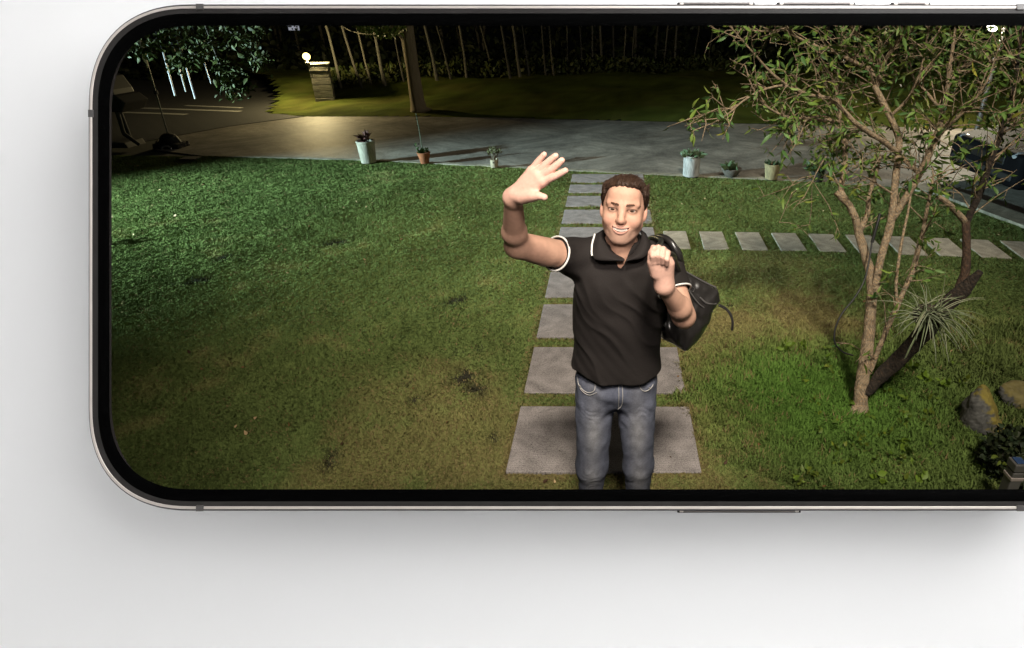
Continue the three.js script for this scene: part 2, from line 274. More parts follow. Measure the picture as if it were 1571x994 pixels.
// concrete: driveway and slabs
const concreteTex = tex(512, 512, (u, v) => { const a = tile(u, v, 3.2), b = tile(u, v, 11, 4), c = tile(u, v, 52, 8), k = 0.74 + 0.13 * a + 0.08 * b + 0.07 * c; return [k, k * 0.985, k * 0.955]; }, true);
const slabTex = tex(512, 512, (u, v) => { const s = tile(u * 1, v, 5, 2), f = tile(u, v, 90, 6), l = 0.5 + 0.5 * Math.sin(v * 6.2832 * 46 + 1.2 * tile(u, v, 8, 9)), pit = sstep(0.45, 0.7, tile(u, v, 70, 11)), k = 0.66 + 0.07 * s + 0.10 * f + 0.05 * l - 0.22 * pit; return [k, k * 0.975, k * 0.965]; }, true);
const M2 = {
  drive: std([0.44, 0.415, 0.37], 0.62, { map: tint(concreteTex, 0.35, 0.35), bumpMap: tint(grain, 1.5, 1.5), bumpScale: 0.004, roughnessMap: null, specularIntensity: 0.7 }),
  slab: std([0.64, 0.60, 0.585], 0.85, { map: tint(slabTex, 1.6, 1.6), bumpMap: tint(slabTex, 1.6, 1.6), bumpScale: 0.004 }),
  tileSlab: std([0.95, 0.87, 0.68], 0.85, { map: tint(slabTex, 1.9, 1.9), bumpMap: tint(slabTex, 1.9, 1.9), bumpScale: 0.003 }),
  kerb: std([0.50, 0.46, 0.36], 0.85, { map: tint(concreteTex, 0.8, 0.8), bumpMap: tint(grain, 3, 3), bumpScale: 0.003 }),
};
const drivePoly = [...edge.slice(2).map(([x, z]) => [x, z]), [30, -2], [30, -12], [9, -11.9], [3.77, -12.52], [2.37, -12.67], [-0.54, -13.07], [-2.5, -13.35], [-4.6, -13.5], [-7.14, -13.5], [-8.2, -12.3], [-8.8, -11.0], [-8.2, -10.1]];
const uvXZ = (g, s = 1) => { const p = g.attributes.position, u = new Float32Array(p.count * 2); for (let i = 0; i < p.count; i++) { u[i * 2] = p.getX(i) * s; u[i * 2 + 1] = p.getZ(i) * s; } g.setAttribute('uv', new THREE.BufferAttribute(u, 2)); return g; };
struct('driveway', uvXZ(flat(drivePoly, -0.014)), M2.drive, 'wide pale concrete driveway beyond the lawn');
// raised lip of the driveway along the lawn
{
  const a = edge.slice(2, 9), parts = [];
  for (let i = 0; i < a.length - 1; i++) { const [x0, z0] = a[i], [x1, z1] = a[i + 1], L = Math.hypot(x1 - x0, z1 - z0), g = box(L + 0.02, 0.05, 0.10); g.rotateY(-Math.atan2(z1 - z0, x1 - x0)).translate((x0 + x1) / 2, -0.014, (z0 + z1) / 2 - 0.04); parts.push(g); }
  struct('kerb', uvXZ(join(parts)), M2.kerb, 'low concrete lip between the lawn and the driveway');
  const b = edge.slice(8), q = [];
  for (let i = 0; i < b.length - 1; i++) { const [x0, z0] = b[i], [x1, z1] = b[i + 1], L = Math.hypot(x1 - x0, z1 - z0), g = box(L + 0.03, 0.10, 0.36); g.rotateY(-Math.atan2(z1 - z0, x1 - x0)).translate((x0 + x1) / 2 + 0.17, -0.012, (z0 + z1) / 2); q.push(g); }
  struct('kerb', uvXZ(join(q)), M2.kerb, 'wide pale kerb strip beside the parked car');
}
// stepping slabs: the main path (wide) and the side path (narrow)
{
  const R = rng(31), nth = ['', 'hidden', 'nearest', 'second', 'third', 'fourth', 'fifth', 'sixth', 'seventh', 'eighth', 'ninth'];
  const nearness = ['under the man\'s feet, below the frame', 'nearest the camera, widest, just behind the man\'s shins', 'second from the front, beside the man\'s hips', 'third from the front, left of the man\'s belt', 'fourth from the front, left of the man\'s ribs', 'fifth from the front, behind the man\'s chest', 'fifth from the driveway, at the man\'s shoulder', 'fourth from the driveway, left of the man\'s chin', 'third from the driveway, left of the man\'s eyes', 'second from the driveway, left of the man\'s forehead', 'farthest, touching the driveway edge'];
  slabs.forEach(([a, b], i) => {
    const w = 1.075 + 0.01 * (R() - 0.5), d = a - b, g = rbox(w, 0.05, d, 0.007); g.rotateY((R() - 0.5) * 0.008);
    const p = g.attributes.position, u = []; for (let k = 0; k < p.count; k++) u.push(p.getX(k) + i * 0.37, p.getZ(k) + i * 0.73); g.setAttribute('uv', new THREE.Float32BufferAttribute(u, 2));
    const o = part(numbered('stepping_slab'), g, M2.slab, scene); o.position.set(-0.035, -0.017, (a + b) / 2);
    tag(o, `wide grey concrete path slab ${nearness[i]}`, 'paving slab', 'slabs of the main garden path'); o.userData.kind = 'thing';
  });
  const where = ['beside the man\'s shoulder, first of the row', 'second from the man\'s shoulder', 'third from the man\'s shoulder', 'fourth from the man\'s shoulder', 'fifth from the man\'s shoulder', 'sixth, just left of the tree trunk', 'seventh, behind the tree\'s forked stems', 'eighth, right of the forked stems', 'ninth, left of the leaning branch', 'tenth, right of the leaning branch', 'eleventh, at the right end of the row', 'twelfth, past the right end'];
  sideTiles.slice(0, 11).forEach(([x, z, w, d, r], i) => {
    const g = rbox(w, 0.045, d, 0.006), p = g.attributes.position, u = []; for (let k = 0; k < p.count; k++) u.push(p.getX(k) + i * 0.51, p.getZ(k) + i * 0.29); g.setAttribute('uv', new THREE.Float32BufferAttribute(u, 2));
    const o = part(numbered('side_path_tile'), g, M2.tileSlab, scene); o.position.set(x, -0.014, z); o.rotation.y = r;
    tag(o, `narrow pale tile of the side path, ${where[i]}`, 'paving tile', 'tiles of the side path'); o.userData.kind = 'thing';
  });
}
// far side: verge with a low mound, road with painted lines
const verge = (x, z) => { const t = sstep(0, 1.4, -z - lerp(13.5, 12.4, (x + 7) / 11)); return -0.02 + t * (0.05 + 0.30 * sstep(14, 18.5, -z) + 0.14 * fbm(x * 0.35, 2, z * 0.35, 2) + 0.16 * Math.exp(-((x - 1.2) ** 2) / 2.2 - ((z + 15.2) ** 2) / 1.2)); };
{
  const P = [[-8.3, -14.0], [-7.2, -13.52], [-4.6, -13.52], [-2.5, -13.37], [-0.54, -13.09], [2.37, -12.69], [3.77, -12.54], [9, -11.92], [30, -12], [30, -27], [-20, -27], [-11, -19], [-9.2, -16.2]];
  const g = sheet(null, 0.25, verge, (x, z) => { const b = 1 + 0.5 * fbm(x * 0.7, 5, z * 0.7) + 0.3 * noise(x * 4, 1, z * 4), d = sstep(-0.1, 0.5, fbm(x * 0.5, 8, z * 0.5)) * 0.5; return [lerp(0.095, 0.13, d) * b, lerp(0.12, 0.115, d) * b, lerp(0.022, 0.034, d) * b]; }, -20, 30, -27, -11.9);
  const p = g.attributes.position, id = [...g.index.array], keep = [];
  for (let i = 0; i < id.length; i += 3) { const x = (p.getX(id[i]) + p.getX(id[i + 1]) + p.getX(id[i + 2])) / 3, z = (p.getZ(id[i]) + p.getZ(id[i + 1]) + p.getZ(id[i + 2])) / 3; if (inPoly(x, z, P)) keep.push(id[i], id[i + 1], id[i + 2]); }
  g.setIndex(keep);
  struct('verge', g, std([1, 1, 1], 1, { vertexColors: true, bumpMap: tint(grain, 2, 2), bumpScale: 0.03, specularIntensity: 0.1 }), 'grass verge with a low mound in front of the wood');
  struct('road', uvXZ(flat([[-9.4, -10.3], [-8.9, -11.0], [-8.25, -12.4], [-7.3, -13.55], [-8.4, -14.1], [-9.3, -16.3], [-11.2, -19.1], [-40, -20], [-40, -9.2]], -0.019)), std([0.036, 0.036, 0.034], 0.8, { bumpMap: tint(grain, 3, 3), bumpScale: 0.006 }), 'dark asphalt road at the left beyond the driveway');
  const line = (A, B, w) => { const a = onGround(...A), b = onGround(...B), L = a.distanceTo(b), g = box(L, 0.004, w); g.rotateY(-Math.atan2(b.z - a.z, b.x - a.x)).translate((a.x + b.x) / 2, -0.014, (a.z + b.z) / 2); return g; };
  struct('road_marking', [line([190, 171.5], [285, 174.5], 0.16), line([206, 164.5], [368, 170], 0.16), line([285, 161], [370, 164.5], 0.14)], std([0.30, 0.30, 0.27], 0.8), 'pale painted lines on the dark road');
}
// grass blades
{
  const R = rng(77);
  const tuft = (n, h, spread, seed) => {
    const r = rng(seed), pos = [], nor = [], idx = [];
    for (let i = 0; i < n; i++) {
      const a = r() * 6.283, q = r() * spread, x = Math.cos(a) * q, z = Math.sin(a) * q, b = r() * 6.283, hh = h * (0.45 + 0.75 * r()), lean = hh * (0.25 + 0.8 * r()), w = 0.0021 + 0.0013 * r();
      const dx = Math.cos(b), dz = Math.sin(b), k = pos.length / 3;
      pos.push(x - dz * w, 0, z + dx * w, x + dz * w, 0, z - dx * w, x + dx * lean * 0.4 - dz * w * 0.8, hh * 0.65, z + dz * lean * 0.4 + dx * w * 0.8, x + dx * lean * 0.4 + dz * w * 0.8, hh * 0.65, z + dz * lean * 0.4 - dx * w * 0.8, x + dx * lean, hh * (1 - 0.15 * r()), z + dz * lean);
      for (let m = 0; m < 5; m++) nor.push(-dx * 0.35, 0.93, -dz * 0.35);
      idx.push(k, k + 1, k + 2, k + 1, k + 3, k + 2, k + 2, k + 3, k + 4);
    }
    const g = new THREE.BufferGeometry(); g.setAttribute('position', new THREE.Float32BufferAttribute(pos, 3)); g.setIndex(idx); g.computeVertexNormals(); return g;
  };
  const gm = std([1, 1, 1], 1, { specularIntensity: 0.02, side: THREE.DoubleSide });
  const grass = new THREE.Group(); grass.name = 'grass'; grass.userData = { kind: 'stuff', label: 'short mown grass blades covering the lawn' }; scene.add(grass);
  const sets = [[tuft(14, 0.0105, 0.030, 1), []], [tuft(14, 0.0085, 0.035, 2), []], [tuft(16, 0.0135, 0.034, 3), []], [tuft(12, 0.050, 0.035, 4), []]];
  const m4 = new THREE.Matrix4(), q = new THREE.Quaternion(), up = V(0, 1, 0);
  const N = GRASS;
  for (let i = 0; i < N; i++) {
    // denser near the camera: pick depth with a density that falls with distance
    const t = R(), z = -1.95 - 7.6 * Math.pow(t, 1.45), hw = 0.95 * (-z) + 0.9, x = (R() * 2 - 1) * hw, keepR = R();
    if (x < -9.6 || !inPoly(x, z, lawnPoly) || onSlab(x, z, -0.004)) continue;
    const l = lawnTone(x, z); if (keepR < l.dirt * 0.92 || keepR < l.dry * 0.45) continue;
    const long = l.lush > 0.25 && R() < l.lush * 0.35 || (x > 1.2 && z > -4 && R() < 0.08);
    const edgeSlab = Math.abs(x) < 0.7 && onSlab(x, z, 0.028), k = long ? 3 : Math.floor(R() * 3), s = (0.75 + 0.6 * R()) * (1 - 0.35 * l.dry) * (edgeSlab ? 1.15 : 1) * (0.9 + 0.25 * fbm(x * 1.3, 4, z * 1.3, 2)) * (1 + Math.min(1, -z / 12));
    const dryBlade = R() < 0.03 + 0.25 * l.dry || (edgeSlab && R() < 0.12);
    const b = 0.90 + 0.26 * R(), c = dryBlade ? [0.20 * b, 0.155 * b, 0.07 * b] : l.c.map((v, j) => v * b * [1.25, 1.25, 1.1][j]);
    sets[k][1].push([x, bumpy(x, z) - 0.004, z, R() * 6.283, s, c]);
  }
  sets.forEach(([g, list], k) => {
    const im = new THREE.InstancedMesh(g, gm, list.length); im.name = 'grass_blades'; im.userData.kind = 'stuff'; im.castShadow = im.receiveShadow = true;
    const col = new THREE.Color();
    list.forEach(([x, y, z, a, s, c], i) => { q.setFromAxisAngle(up, a); m4.compose(V(x, y, z), q, V(s, s, s)); im.setMatrixAt(i, m4); im.setColorAt(i, col.setRGB(...c)); });
    grass.add(im);
  });
}

// ------------------------------------------------------------------ distance fields meshed with surface nets
function mesher(f, lo, hi, cell, skip = true) {
  const n = [0, 1, 2].map((i) => Math.ceil((hi[i] - lo[i]) / cell) + 1), [nx, ny, nz] = n, val = new Float32Array(nx * ny * nz), at = (i, j, k) => (k * ny + j) * nx + i, B = 4;
  for (let K = 0; K < nz; K += B) for (let J = 0; J < ny; J += B) for (let I = 0; I < nx; I += B) {
    const i1 = Math.min(I + B, nx), j1 = Math.min(J + B, ny), k1 = Math.min(K + B, nz);
    const c = skip ? f(lo[0] + (I + B / 2) * cell, lo[1] + (J + B / 2) * cell, lo[2] + (K + B / 2) * cell) : 0, far = skip && Math.abs(c) > cell * B * 1.9;
    for (let k = K; k < k1; k++) for (let j = J; j < j1; j++) for (let i = I; i < i1; i++) val[at(i, j, k)] = far ? c : f(lo[0] + i * cell, lo[1] + j * cell, lo[2] + k * cell);
  }
  const id = new Int32Array(nx * ny * nz).fill(-1), pos = [], idx = [], E = [[0, 1], [2, 3], [4, 5], [6, 7], [0, 2], [1, 3], [4, 6], [5, 7], [0, 4], [1, 5], [2, 6], [3, 7]];
  for (let k = 0; k < nz - 1; k++) for (let j = 0; j < ny - 1; j++) for (let i = 0; i < nx - 1; i++) {
    const v = []; let m = 0;
    for (let c = 0; c < 8; c++) { const q = val[at(i + (c & 1), j + ((c >> 1) & 1), k + (c >> 2))]; v.push(q); if (q < 0) m++; }
    if (m === 0 || m === 8) continue;
    let x = 0, y = 0, z = 0, w = 0;
    for (const [a, b] of E) if ((v[a] < 0) !== (v[b] < 0)) { const t = v[a] / (v[a] - v[b]); x += (a & 1) + t * ((b & 1) - (a & 1)); y += ((a >> 1) & 1) + t * (((b >> 1) & 1) - ((a >> 1) & 1)); z += (a >> 2) + t * ((b >> 2) - (a >> 2)); w++; }
    id[at(i, j, k)] = pos.length / 3; pos.push(lo[0] + (i + x / w) * cell, lo[1] + (j + y / w) * cell, lo[2] + (k + z / w) * cell);
  }
  const quad = (a, b, c, d, flip) => { if (a < 0 || b < 0 || c < 0 || d < 0) return; flip ? idx.push(a, c, b, a, d, c) : idx.push(a, b, c, a, c, d); };
  for (let k = 1; k < nz - 1; k++) for (let j = 1; j < ny - 1; j++) for (let i = 1; i < nx - 1; i++) {
    const s = val[at(i, j, k)] < 0;
    if (s !== (val[at(i + 1, j, k)] < 0)) quad(id[at(i, j - 1, k - 1)], id[at(i, j, k - 1)], id[at(i, j, k)], id[at(i, j - 1, k)], !s);
    if (s !== (val[at(i, j + 1, k)] < 0)) quad(id[at(i - 1, j, k - 1)], id[at(i - 1, j, k)], id[at(i, j, k)], id[at(i, j, k - 1)], !s);
    if (s !== (val[at(i, j, k + 1)] < 0)) quad(id[at(i - 1, j - 1, k)], id[at(i, j - 1, k)], id[at(i, j, k)], id[at(i - 1, j, k)], !s);
  }
  const g = new THREE.BufferGeometry(); g.setAttribute('position', new THREE.Float32BufferAttribute(pos, 3)); g.setIndex(idx); g.computeVertexNormals(); return g;
}
const smin = (a, b, k) => { const h = Math.max(k - Math.abs(a - b), 0) / k; return Math.min(a, b) - h * h * k * 0.25; };
const smax = (a, b, k) => -smin(-a, -b, k);
const ball = (x, y, z, c, r) => Math.hypot(x - c[0], y - c[1], z - c[2]) - r;
function caps(x, y, z, a, b, ra, rb) {
  const bx = b[0] - a[0], by = b[1] - a[1], bz = b[2] - a[2], px = x - a[0], py = y - a[1], pz = z - a[2];
  const t = clamp((px * bx + py * by + pz * bz) / (bx * bx + by * by + bz * bz), 0, 1);
  return Math.hypot(px - bx * t, py - by * t, pz - bz * t) - (ra + (rb - ra) * t);
}
const egg = (x, y, z, c, r) => { const a = (x - c[0]) / r[0], b = (y - c[1]) / r[1], d = (z - c[2]) / r[2], k0 = Math.hypot(a, b, d), k1 = Math.hypot(a / r[0], b / r[1], d / r[2]); return k1 < 1e-9 ? -Math.min(...r) : k0 * (k0 - 1) / k1; };
const arr = (v) => [v.x, v.y, v.z];
const painted = (g, f) => { const p = g.attributes.position, c = new Float32Array(p.count * 3); for (let i = 0; i < p.count; i++) c.set(f(p.getX(i), p.getY(i), p.getZ(i)), i * 3); g.setAttribute('color', new THREE.BufferAttribute(c, 3)); return g; };

// ------------------------------------------------------------------ the man
{
  const ZM = -1.9, man = thing('person', 'smiling man in black polo shirt and grey jeans waving his raised right hand', 'person', V(0.024, 0, ZM));
  const put = (g) => g.translate(-0.024, 0, -ZM);
  const skinM = std([1, 1, 1], 0.52, { vertexColors: true, specularIntensity: 0.45, sheen: 0.15, sheenRoughness: 0.6, sheenColor: new THREE.Color(0.5, 0.3, 0.25), bumpMap: tint(grain, 7, 7), bumpScale: 0.0005 });
  const skin = [0.565, 0.325, 0.232];
  // --- head, in its own frame: x to the view's right, y up, z out of the face, origin between the eyes inside the skull
  const HR = new THREE.Matrix4().makeRotationFromEuler(new THREE.Euler(-0.20, -0.10, -0.075, 'YXZ'));
  const eyeMid = atZ(954.6, 322.6, -1.795), fwd = V(0, 0, 1).applyMatrix4(HR), HO = eyeMid.clone().addScaledVector(fwd, -0.080);
  const H = HR.clone().setPosition(HO), HI = H.clone().invert(), he = HI.elements;
  const toHead = (x, y, z) => [he[0] * x + he[4] * y + he[8] * z + he[12], he[1] * x + he[5] * y + he[9] * z + he[13], he[2] * x + he[6] * y + he[10] * z + he[14]];
  const smile = (x) => 11 * x * x;                                                 // mouth line rises to its corners
  function headField(x, y, z) {
    const ax = Math.abs(x);
    let d = egg(x, y, z, [0, 0.024, -0.020], [0.0745, 0.084, 0.097]);
    d = smin(d, egg(x, y, z, [0, -0.028, 0.020], [0.0640, 0.088, 0.064]), 0.03);
    d = smin(d, caps(ax, y, z, [0.0495, -0.060, 0.0], [0.019, -0.100, 0.056], 0.020, 0.0170), 0.028);
    d = smin(d, ball(x, y, z, [0, -0.1, 0.066], 0.0195), 0.022);
    d = smin(d, egg(ax, y, z, [0.041, -0.036, 0.052], [0.023, 0.024, 0.026]), 0.024);
    d = smin(d, caps(ax, y, z, [0.010, 0.0195, 0.0835], [0.047, 0.020, 0.064], 0.0085, 0.0085), 0.014);
    d = smin(d, egg(x, y, z, [0, 0.055, 0.055], [0.05, 0.03, 0.03]), 0.03);
    d = smax(d, -egg(ax, y, z, [0.0325, -0.003, 0.096], [0.0175, 0.0125, 0.0155]), 0.014);
    // lids round the eyeball with the opening between them
    const lid = Math.max(ball(ax, y, z, [0.0325, 0, 0.0665], 0.0150), -Math.max(Math.abs(y + 0.0004 + (ax - 0.0325) * -0.08) - 0.0050 * Math.sqrt(Math.max(0, 1 - ((ax - 0.0325) / 0.0138) ** 2)), 0.072 - z));
    d = smin(d, lid, 0.007);
    // nose
    d = smin(d, caps(x, y, z, [0, 0.008, 0.0815], [0, -0.028, 0.0985], 0.0085, 0.0098), 0.018);
    d = smin(d, ball(x, y, z, [0, -0.0335, 0.0990], 0.0108), 0.010);
    d = smin(d, egg(ax, y, z, [0.0118, -0.0370, 0.0900], [0.0072, 0.0076, 0.0100]), 0.007);
    d = smax(d, -ball(ax, y, z, [0.0066, -0.0460, 0.0965], 0.0030), 0.003);
    // folds beside the smile, lips, the opened mouth
    d = smax(d, -caps(ax, y, z, [0.020, -0.040, 0.0960], [0.0375, -0.064, 0.0800], 0.003, 0.003), 0.010);
    const my = y + 0.0675 - smile(x), mz = 0.0895 - 7.5 * x * x;
    const inM = Math.max(0, 1 - (x / 0.0285) ** 2);
    d = smin(d, egg(x, y + 0 * my, z, [0, -0.071, 0.068], [0.033, 0.028, 0.022]), 0.014);
    d = smin(d, Math.hypot((my - 0.0068 * Math.sqrt(inM)) * 1.25, z - mz) - (ax < 0.0285 ? 0.0050 * Math.sqrt(inM) + 0.0006 : -0.01), 0.004);
    d = smin(d, Math.hypot((my + 0.0078 * Math.sqrt(inM)) * 1.05, z - mz + 0.0005) - (ax < 0.0285 ? 0.0066 * Math.sqrt(inM) + 0.0006 : -0.01), 0.004);
    if (ax < 0.0285) d = smax(d, -Math.max(Math.abs(my) - 0.0064 * Math.sqrt(inM), mz - 0.016 - z), 0.0025);
    // ears
    const ex = ax - 0.0735, ey = y + 0.014, ez = z + 0.010, er = ez * 0.94 + ex * 0.34, et = ex * 0.94 - ez * 0.34;
    let ear = egg(et, ey, er, [0, 0, 0], [0.0085, 0.031, 0.0185]);
    ear = smax(ear, -egg(et, ey, er, [0.008, 0.002, 0.001], [0.006, 0.019, 0.010]), 0.004);
    d = smin(d, ear, 0.008);
    return d;
  }
  const neckA = arr(V(0, -0.075, -0.012).applyMatrix4(H)), neckB = [0.036, 1.455, ZM - 0.015], R_ = {};
  const throat = arr(V(0, -0.095, 0.022).applyMatrix4(H));
  const neckField = (x, y, z) => smin(smin(caps(x, y, z, neckA, neckB, 0.050, 0.062), caps(x, y, z, throat, [0.038, 1.43, -1.845], 0.034, 0.03), 0.03), smin(caps(x, y, z, [0.036, 1.52, -1.92], [-0.10, 1.485, -1.915], 0.05, 0.045), caps(x, y, z, [0.036, 1.52, -1.92], [0.175, 1.48, -1.915], 0.05, 0.045), 0.03), 0.05);
  const headAndNeck = (x, y, z) => { const h = toHead(x, y, z); return smin(headField(...h), neckField(x, y, z), 0.022); };
  const C = HO;
  const blush = (x, y, z) => {
    const [a, b, c] = toHead(x, y, z), n = 1 + 0.05 * noise(x * 60, y * 60, z * 60) + 0.05 * noise(x * 18, y * 18, z * 18); let k = skin.map((v) => v * n);
    const mix = (col, t) => { k = k.map((v, i) => lerp(v, col[i], t)); };
    const ax = Math.abs(a), my = b + 0.0675 - smile(a), inM = Math.sqrt(Math.max(0, 1 - (a / 0.030) ** 2));
    if (c > 0.0) {
      mix([0.36, 0.235, 0.185], 0.55 * sstep(-0.040, -0.075, b) * sstep(-0.128, -0.112, b) * (1 - sstep(0.05, 0.065, ax) * 0.2) * (1 - 0.6 * sstep(0.016, 0.006, Math.abs(my))));   // shaved beard
      mix([0.62, 0.30, 0.23], 0.35 * sstep(0.03, 0.0, Math.hypot(ax - 0.042, b + 0.038)));
      if (c > 0.06) mix([0.50, 0.245, 0.205], 0.6 * sstep(0.0165 * inM + 0.0004, 0.0125 * inM, Math.abs(my + 0.0005)) * (inM > 0 ? 1 : 0) * sstep(0.0685, 0.074, c));
      if (c > 0.055) mix([0.30, 0.17, 0.12], 0.55 * sstep(0.021, 0.012, Math.hypot((ax - 0.0325) * 0.8, b * 1.5)));
      if (c > 0.055) { const e = Math.hypot((ax - 0.0325) / 0.0160, (b + 0.0002) / (b > 0 ? 0.0072 : 0.0066)); mix([0.05, 0.028, 0.02], (b > 0 ? 0.85 : 0.35) * sstep(1.25, 1.02, e) * sstep(0.7, 0.85, e)); }
      if (c > 0.05) mix([0.10, 0.05, 0.04], 0.9 * sstep(0.0055, 0.003, Math.hypot(ax - 0.0066, b + 0.0455)) * sstep(0.085, 0.09, c));
      if (c > 0.05) mix([0.12, 0.05, 0.045], 0.9 * sstep(0.0056 * inM, 0.0035 * inM, Math.abs(my)) * (inM > 0 ? 1 : 0) * sstep(0.088, 0.082, c));
      mix([0.55, 0.29, 0.22], 0.3 * sstep(0.016, 0.006, Math.hypot(a, b + 0.042)));
    }
    mix([0.62, 0.30, 0.235], 0.4 * sstep(0.070, 0.080, ax));
    return k;
  };
  const bodyParts = [painted(mesher(headAndNeck, [C.x - 0.11, 1.535, C.z - 0.135], [C.x + 0.11, 1.535 + 0.285, C.z + 0.135], 0.0023), blush)];
  // --- torso and legs, mostly under the clothes
  const shR = [-0.128, 1.500, -1.895], shL = [0.198, 1.488, -1.895];
  const hipR = [-0.062, 0.88, -1.9], hipL = [0.108, 0.88, -1.9], knR = [-0.078, 0.525, -1.875], knL = [0.122, 0.525, -1.875], anR = [-0.100, 0.07, -1.872], anL = [0.124, 0.07, -1.872];
  const torso = (x, y, z) => {
    let d = egg(x, y, z, [0.034, 1.33, -1.915], [0.150, 0.21, 0.095]);
    d = smin(d, egg(x, y, z, [0.026, 1.02, -1.91], [0.140, 0.20, 0.090]), 0.08);
    d = smin(d, neckField(x, y, z), 0.04);
    for (const [a, b, c] of [[hipR, knR, anR], [hipL, knL, anL]]) d = smin(d, smin(caps(x, y, z, a, b, 0.072, 0.052), caps(x, y, z, b, c, 0.050, 0.036), 0.02), 0.03);
    return d;
  };
  bodyParts.push(painted(mesher(torso, [-0.20, 0.02, -2.05], [0.26, 1.5395, -1.76], 0.009), () => skin));
  // --- arms with hands: the waving right arm (left in the view), the left arm folded up to the strap
  const at3 = (px_, py, t) => arr(atDepth(px_, py, t));
  const elR = arr(atZ(795, 376, -1.70)), wrR = at3(787.5, 303, 1.60), elL = arr(atZ(1049, 485, -1.735)), wrL = at3(1018.5, 439, 1.80);
  const fingerChain = (list) => (x, y, z) => { let d = 9; for (const [a, b, ra, rb] of list) d = Math.min(d, caps(x, y, z, a, b, ra, rb)); return d; };
  const chain = (pts, r) => pts.slice(1).map((p, i) => [pts[i], p, r[i], r[i + 1]]);
  // right hand, palm to the camera, fingers pointing up and to the view's right
  const palmR = [[at3(789, 296, 1.585), at3(815, 262, 1.545), 0.0155, 0.0125], [at3(792, 297, 1.580), at3(822, 266, 1.535), 0.0165, 0.0135], [at3(796, 299, 1.575), at3(828, 272, 1.528), 0.017, 0.0135], [at3(800, 302, 1.570), at3(834, 279, 1.525), 0.016, 0.0125]];
  const fingersR = [
    chain([at3(815, 262, 1.545), at3(824, 249.5, 1.530), at3(831, 241.5, 1.520), at3(835, 236.8, 1.513)], [0.0102, 0.0094, 0.0086, 0.0076]),
    chain([at3(822, 266, 1.535), at3(837, 252, 1.515), at3(847, 243.5, 1.504), at3(852.5, 239, 1.497)], [0.0108, 0.0100, 0.0092, 0.0082]),
    chain([at3(828, 272, 1.528), at3(845.5, 260, 1.505), at3(856.5, 251, 1.493), at3(862, 246, 1.487)], [0.0110, 0.0102, 0.0094, 0.0084]),
    chain([at3(834, 279, 1.525), at3(849.5, 271.5, 1.503), at3(860.5, 265.5, 1.492), at3(867.5, 261.7, 1.486)], [0.0108, 0.0100, 0.0092, 0.0082]),
    chain([at3(803, 303, 1.565), at3(819, 301, 1.535), at3(827, 300.5, 1.522), at3(835.5, 302.5, 1.512)], [0.0185, 0.0148, 0.0112, 0.0088]),
  ].map(fingerChain);
  const handR = (x, y, z) => {
    let d = 9; for (const [a, b, ra, rb] of palmR) d = smin(d, caps(x, y, z, a, b, ra, rb), 0.014);
    let fg = 9; fingersR.forEach((f, i) => { const q = f(x, y, z); d = i === 4 ? smin(d, q, 0.012) : d; if (i < 4) fg = smin(fg, q, 0.0022); });
    return smin(d, fg, 0.008);
  };
  const armR = (x, y, z) => {
    let d = caps(x, y, z, shR, elR, 0.054, 0.041);
    d = smin(d, caps(x, y, z, [shR[0] * 0.45 + elR[0] * 0.55, shR[1] * 0.45 + elR[1] * 0.55 - 0.008, shR[2] * 0.45 + elR[2] * 0.55], elR, 0.044, 0.036), 0.02);
    const mid = [elR[0] * 0.70 + wrR[0] * 0.30 - 0.008, elR[1] * 0.70 + wrR[1] * 0.30, elR[2] * 0.70 + wrR[2] * 0.30];
    d = smin(d, smin(caps(x, y, z, elR, mid, 0.036, 0.0365), caps(x, y, z, mid, wrR, 0.0365, 0.0250), 0.02), 0.025);
    d = smin(d, ball(x, y, z, [elR[0] - 0.018, elR[1] - 0.014, elR[2] - 0.012], 0.021), 0.022);
    d = smin(d, caps(x, y, z, wrR, at3(793, 298, 1.583), 0.0265, 0.0215), 0.02);
    return smin(d, handR(x, y, z), 0.014);
  };
  const ySplit = wrR[1] - 0.004, tan = (x, y, z) => { const n = 1 + 0.06 * noise(x * 40, y * 40, z * 40) + 0.05 * noise(x * 12, y * 12, z * 12); return [0.57 * n, 0.335 * n, 0.24 * n]; };
  const palm = (x, y, z) => { const t = sstep(ySplit - 0.02, ySplit + 0.03, y), a = tan(x, y, z), n = 1 + 0.06 * noise(x * 70, y * 70, z * 70); return a.map((v, i) => lerp(v, [0.66, 0.40, 0.32][i] * n, t)); };
  bodyParts.push(painted(mesher(armR, [-0.42, 1.42, -2.02], [-0.10, ySplit + 0.006, -1.42], 0.0048), palm));
  bodyParts.push(painted(mesher(armR, [-0.34, ySplit, -1.66], [-0.05, 2.06, -1.30], 0.0026), palm));
  // left hand, closed round the bag's handles
  const palmL = [[at3(1016.5, 437, 1.795), at3(1003, 402, 1.742), 0.020, 0.0160], [at3(1019, 436, 1.795), at3(1012, 401, 1.745), 0.021, 0.0165], [at3(1022, 435, 1.80), at3(1021, 402, 1.748), 0.020, 0.0160], [at3(1024, 434, 1.805), at3(1028, 404, 1.755), 0.018, 0.0145]];
  const fist = (kx, ky, w, lift) => chain([at3(kx, ky, 1.755), at3(kx - 1, ky - 15 - lift, 1.745), at3(kx - 3, ky - 17 - lift, 1.722), at3(kx - 4, ky - 5 - lift * 0.6, 1.709), at3(kx - 4, ky + 4, 1.727)], [0.0105, 0.0102, 0.0098, 0.0092, 0.0082].map((r) => r * w));
  const fingersL = [fist(1005.5, 398, 0.98, 1), fist(1013, 397.5, 1.0, 0.8), fist(1020.5, 399, 0.96, 0), fist(1027.5, 402, 0.86, -2), chain([at3(1005, 420, 1.765), at3(998.5, 401, 1.735), at3(999, 388, 1.722), at3(1004, 381, 1.712)], [0.016, 0.012, 0.0102, 0.0082])].map(fingerChain);
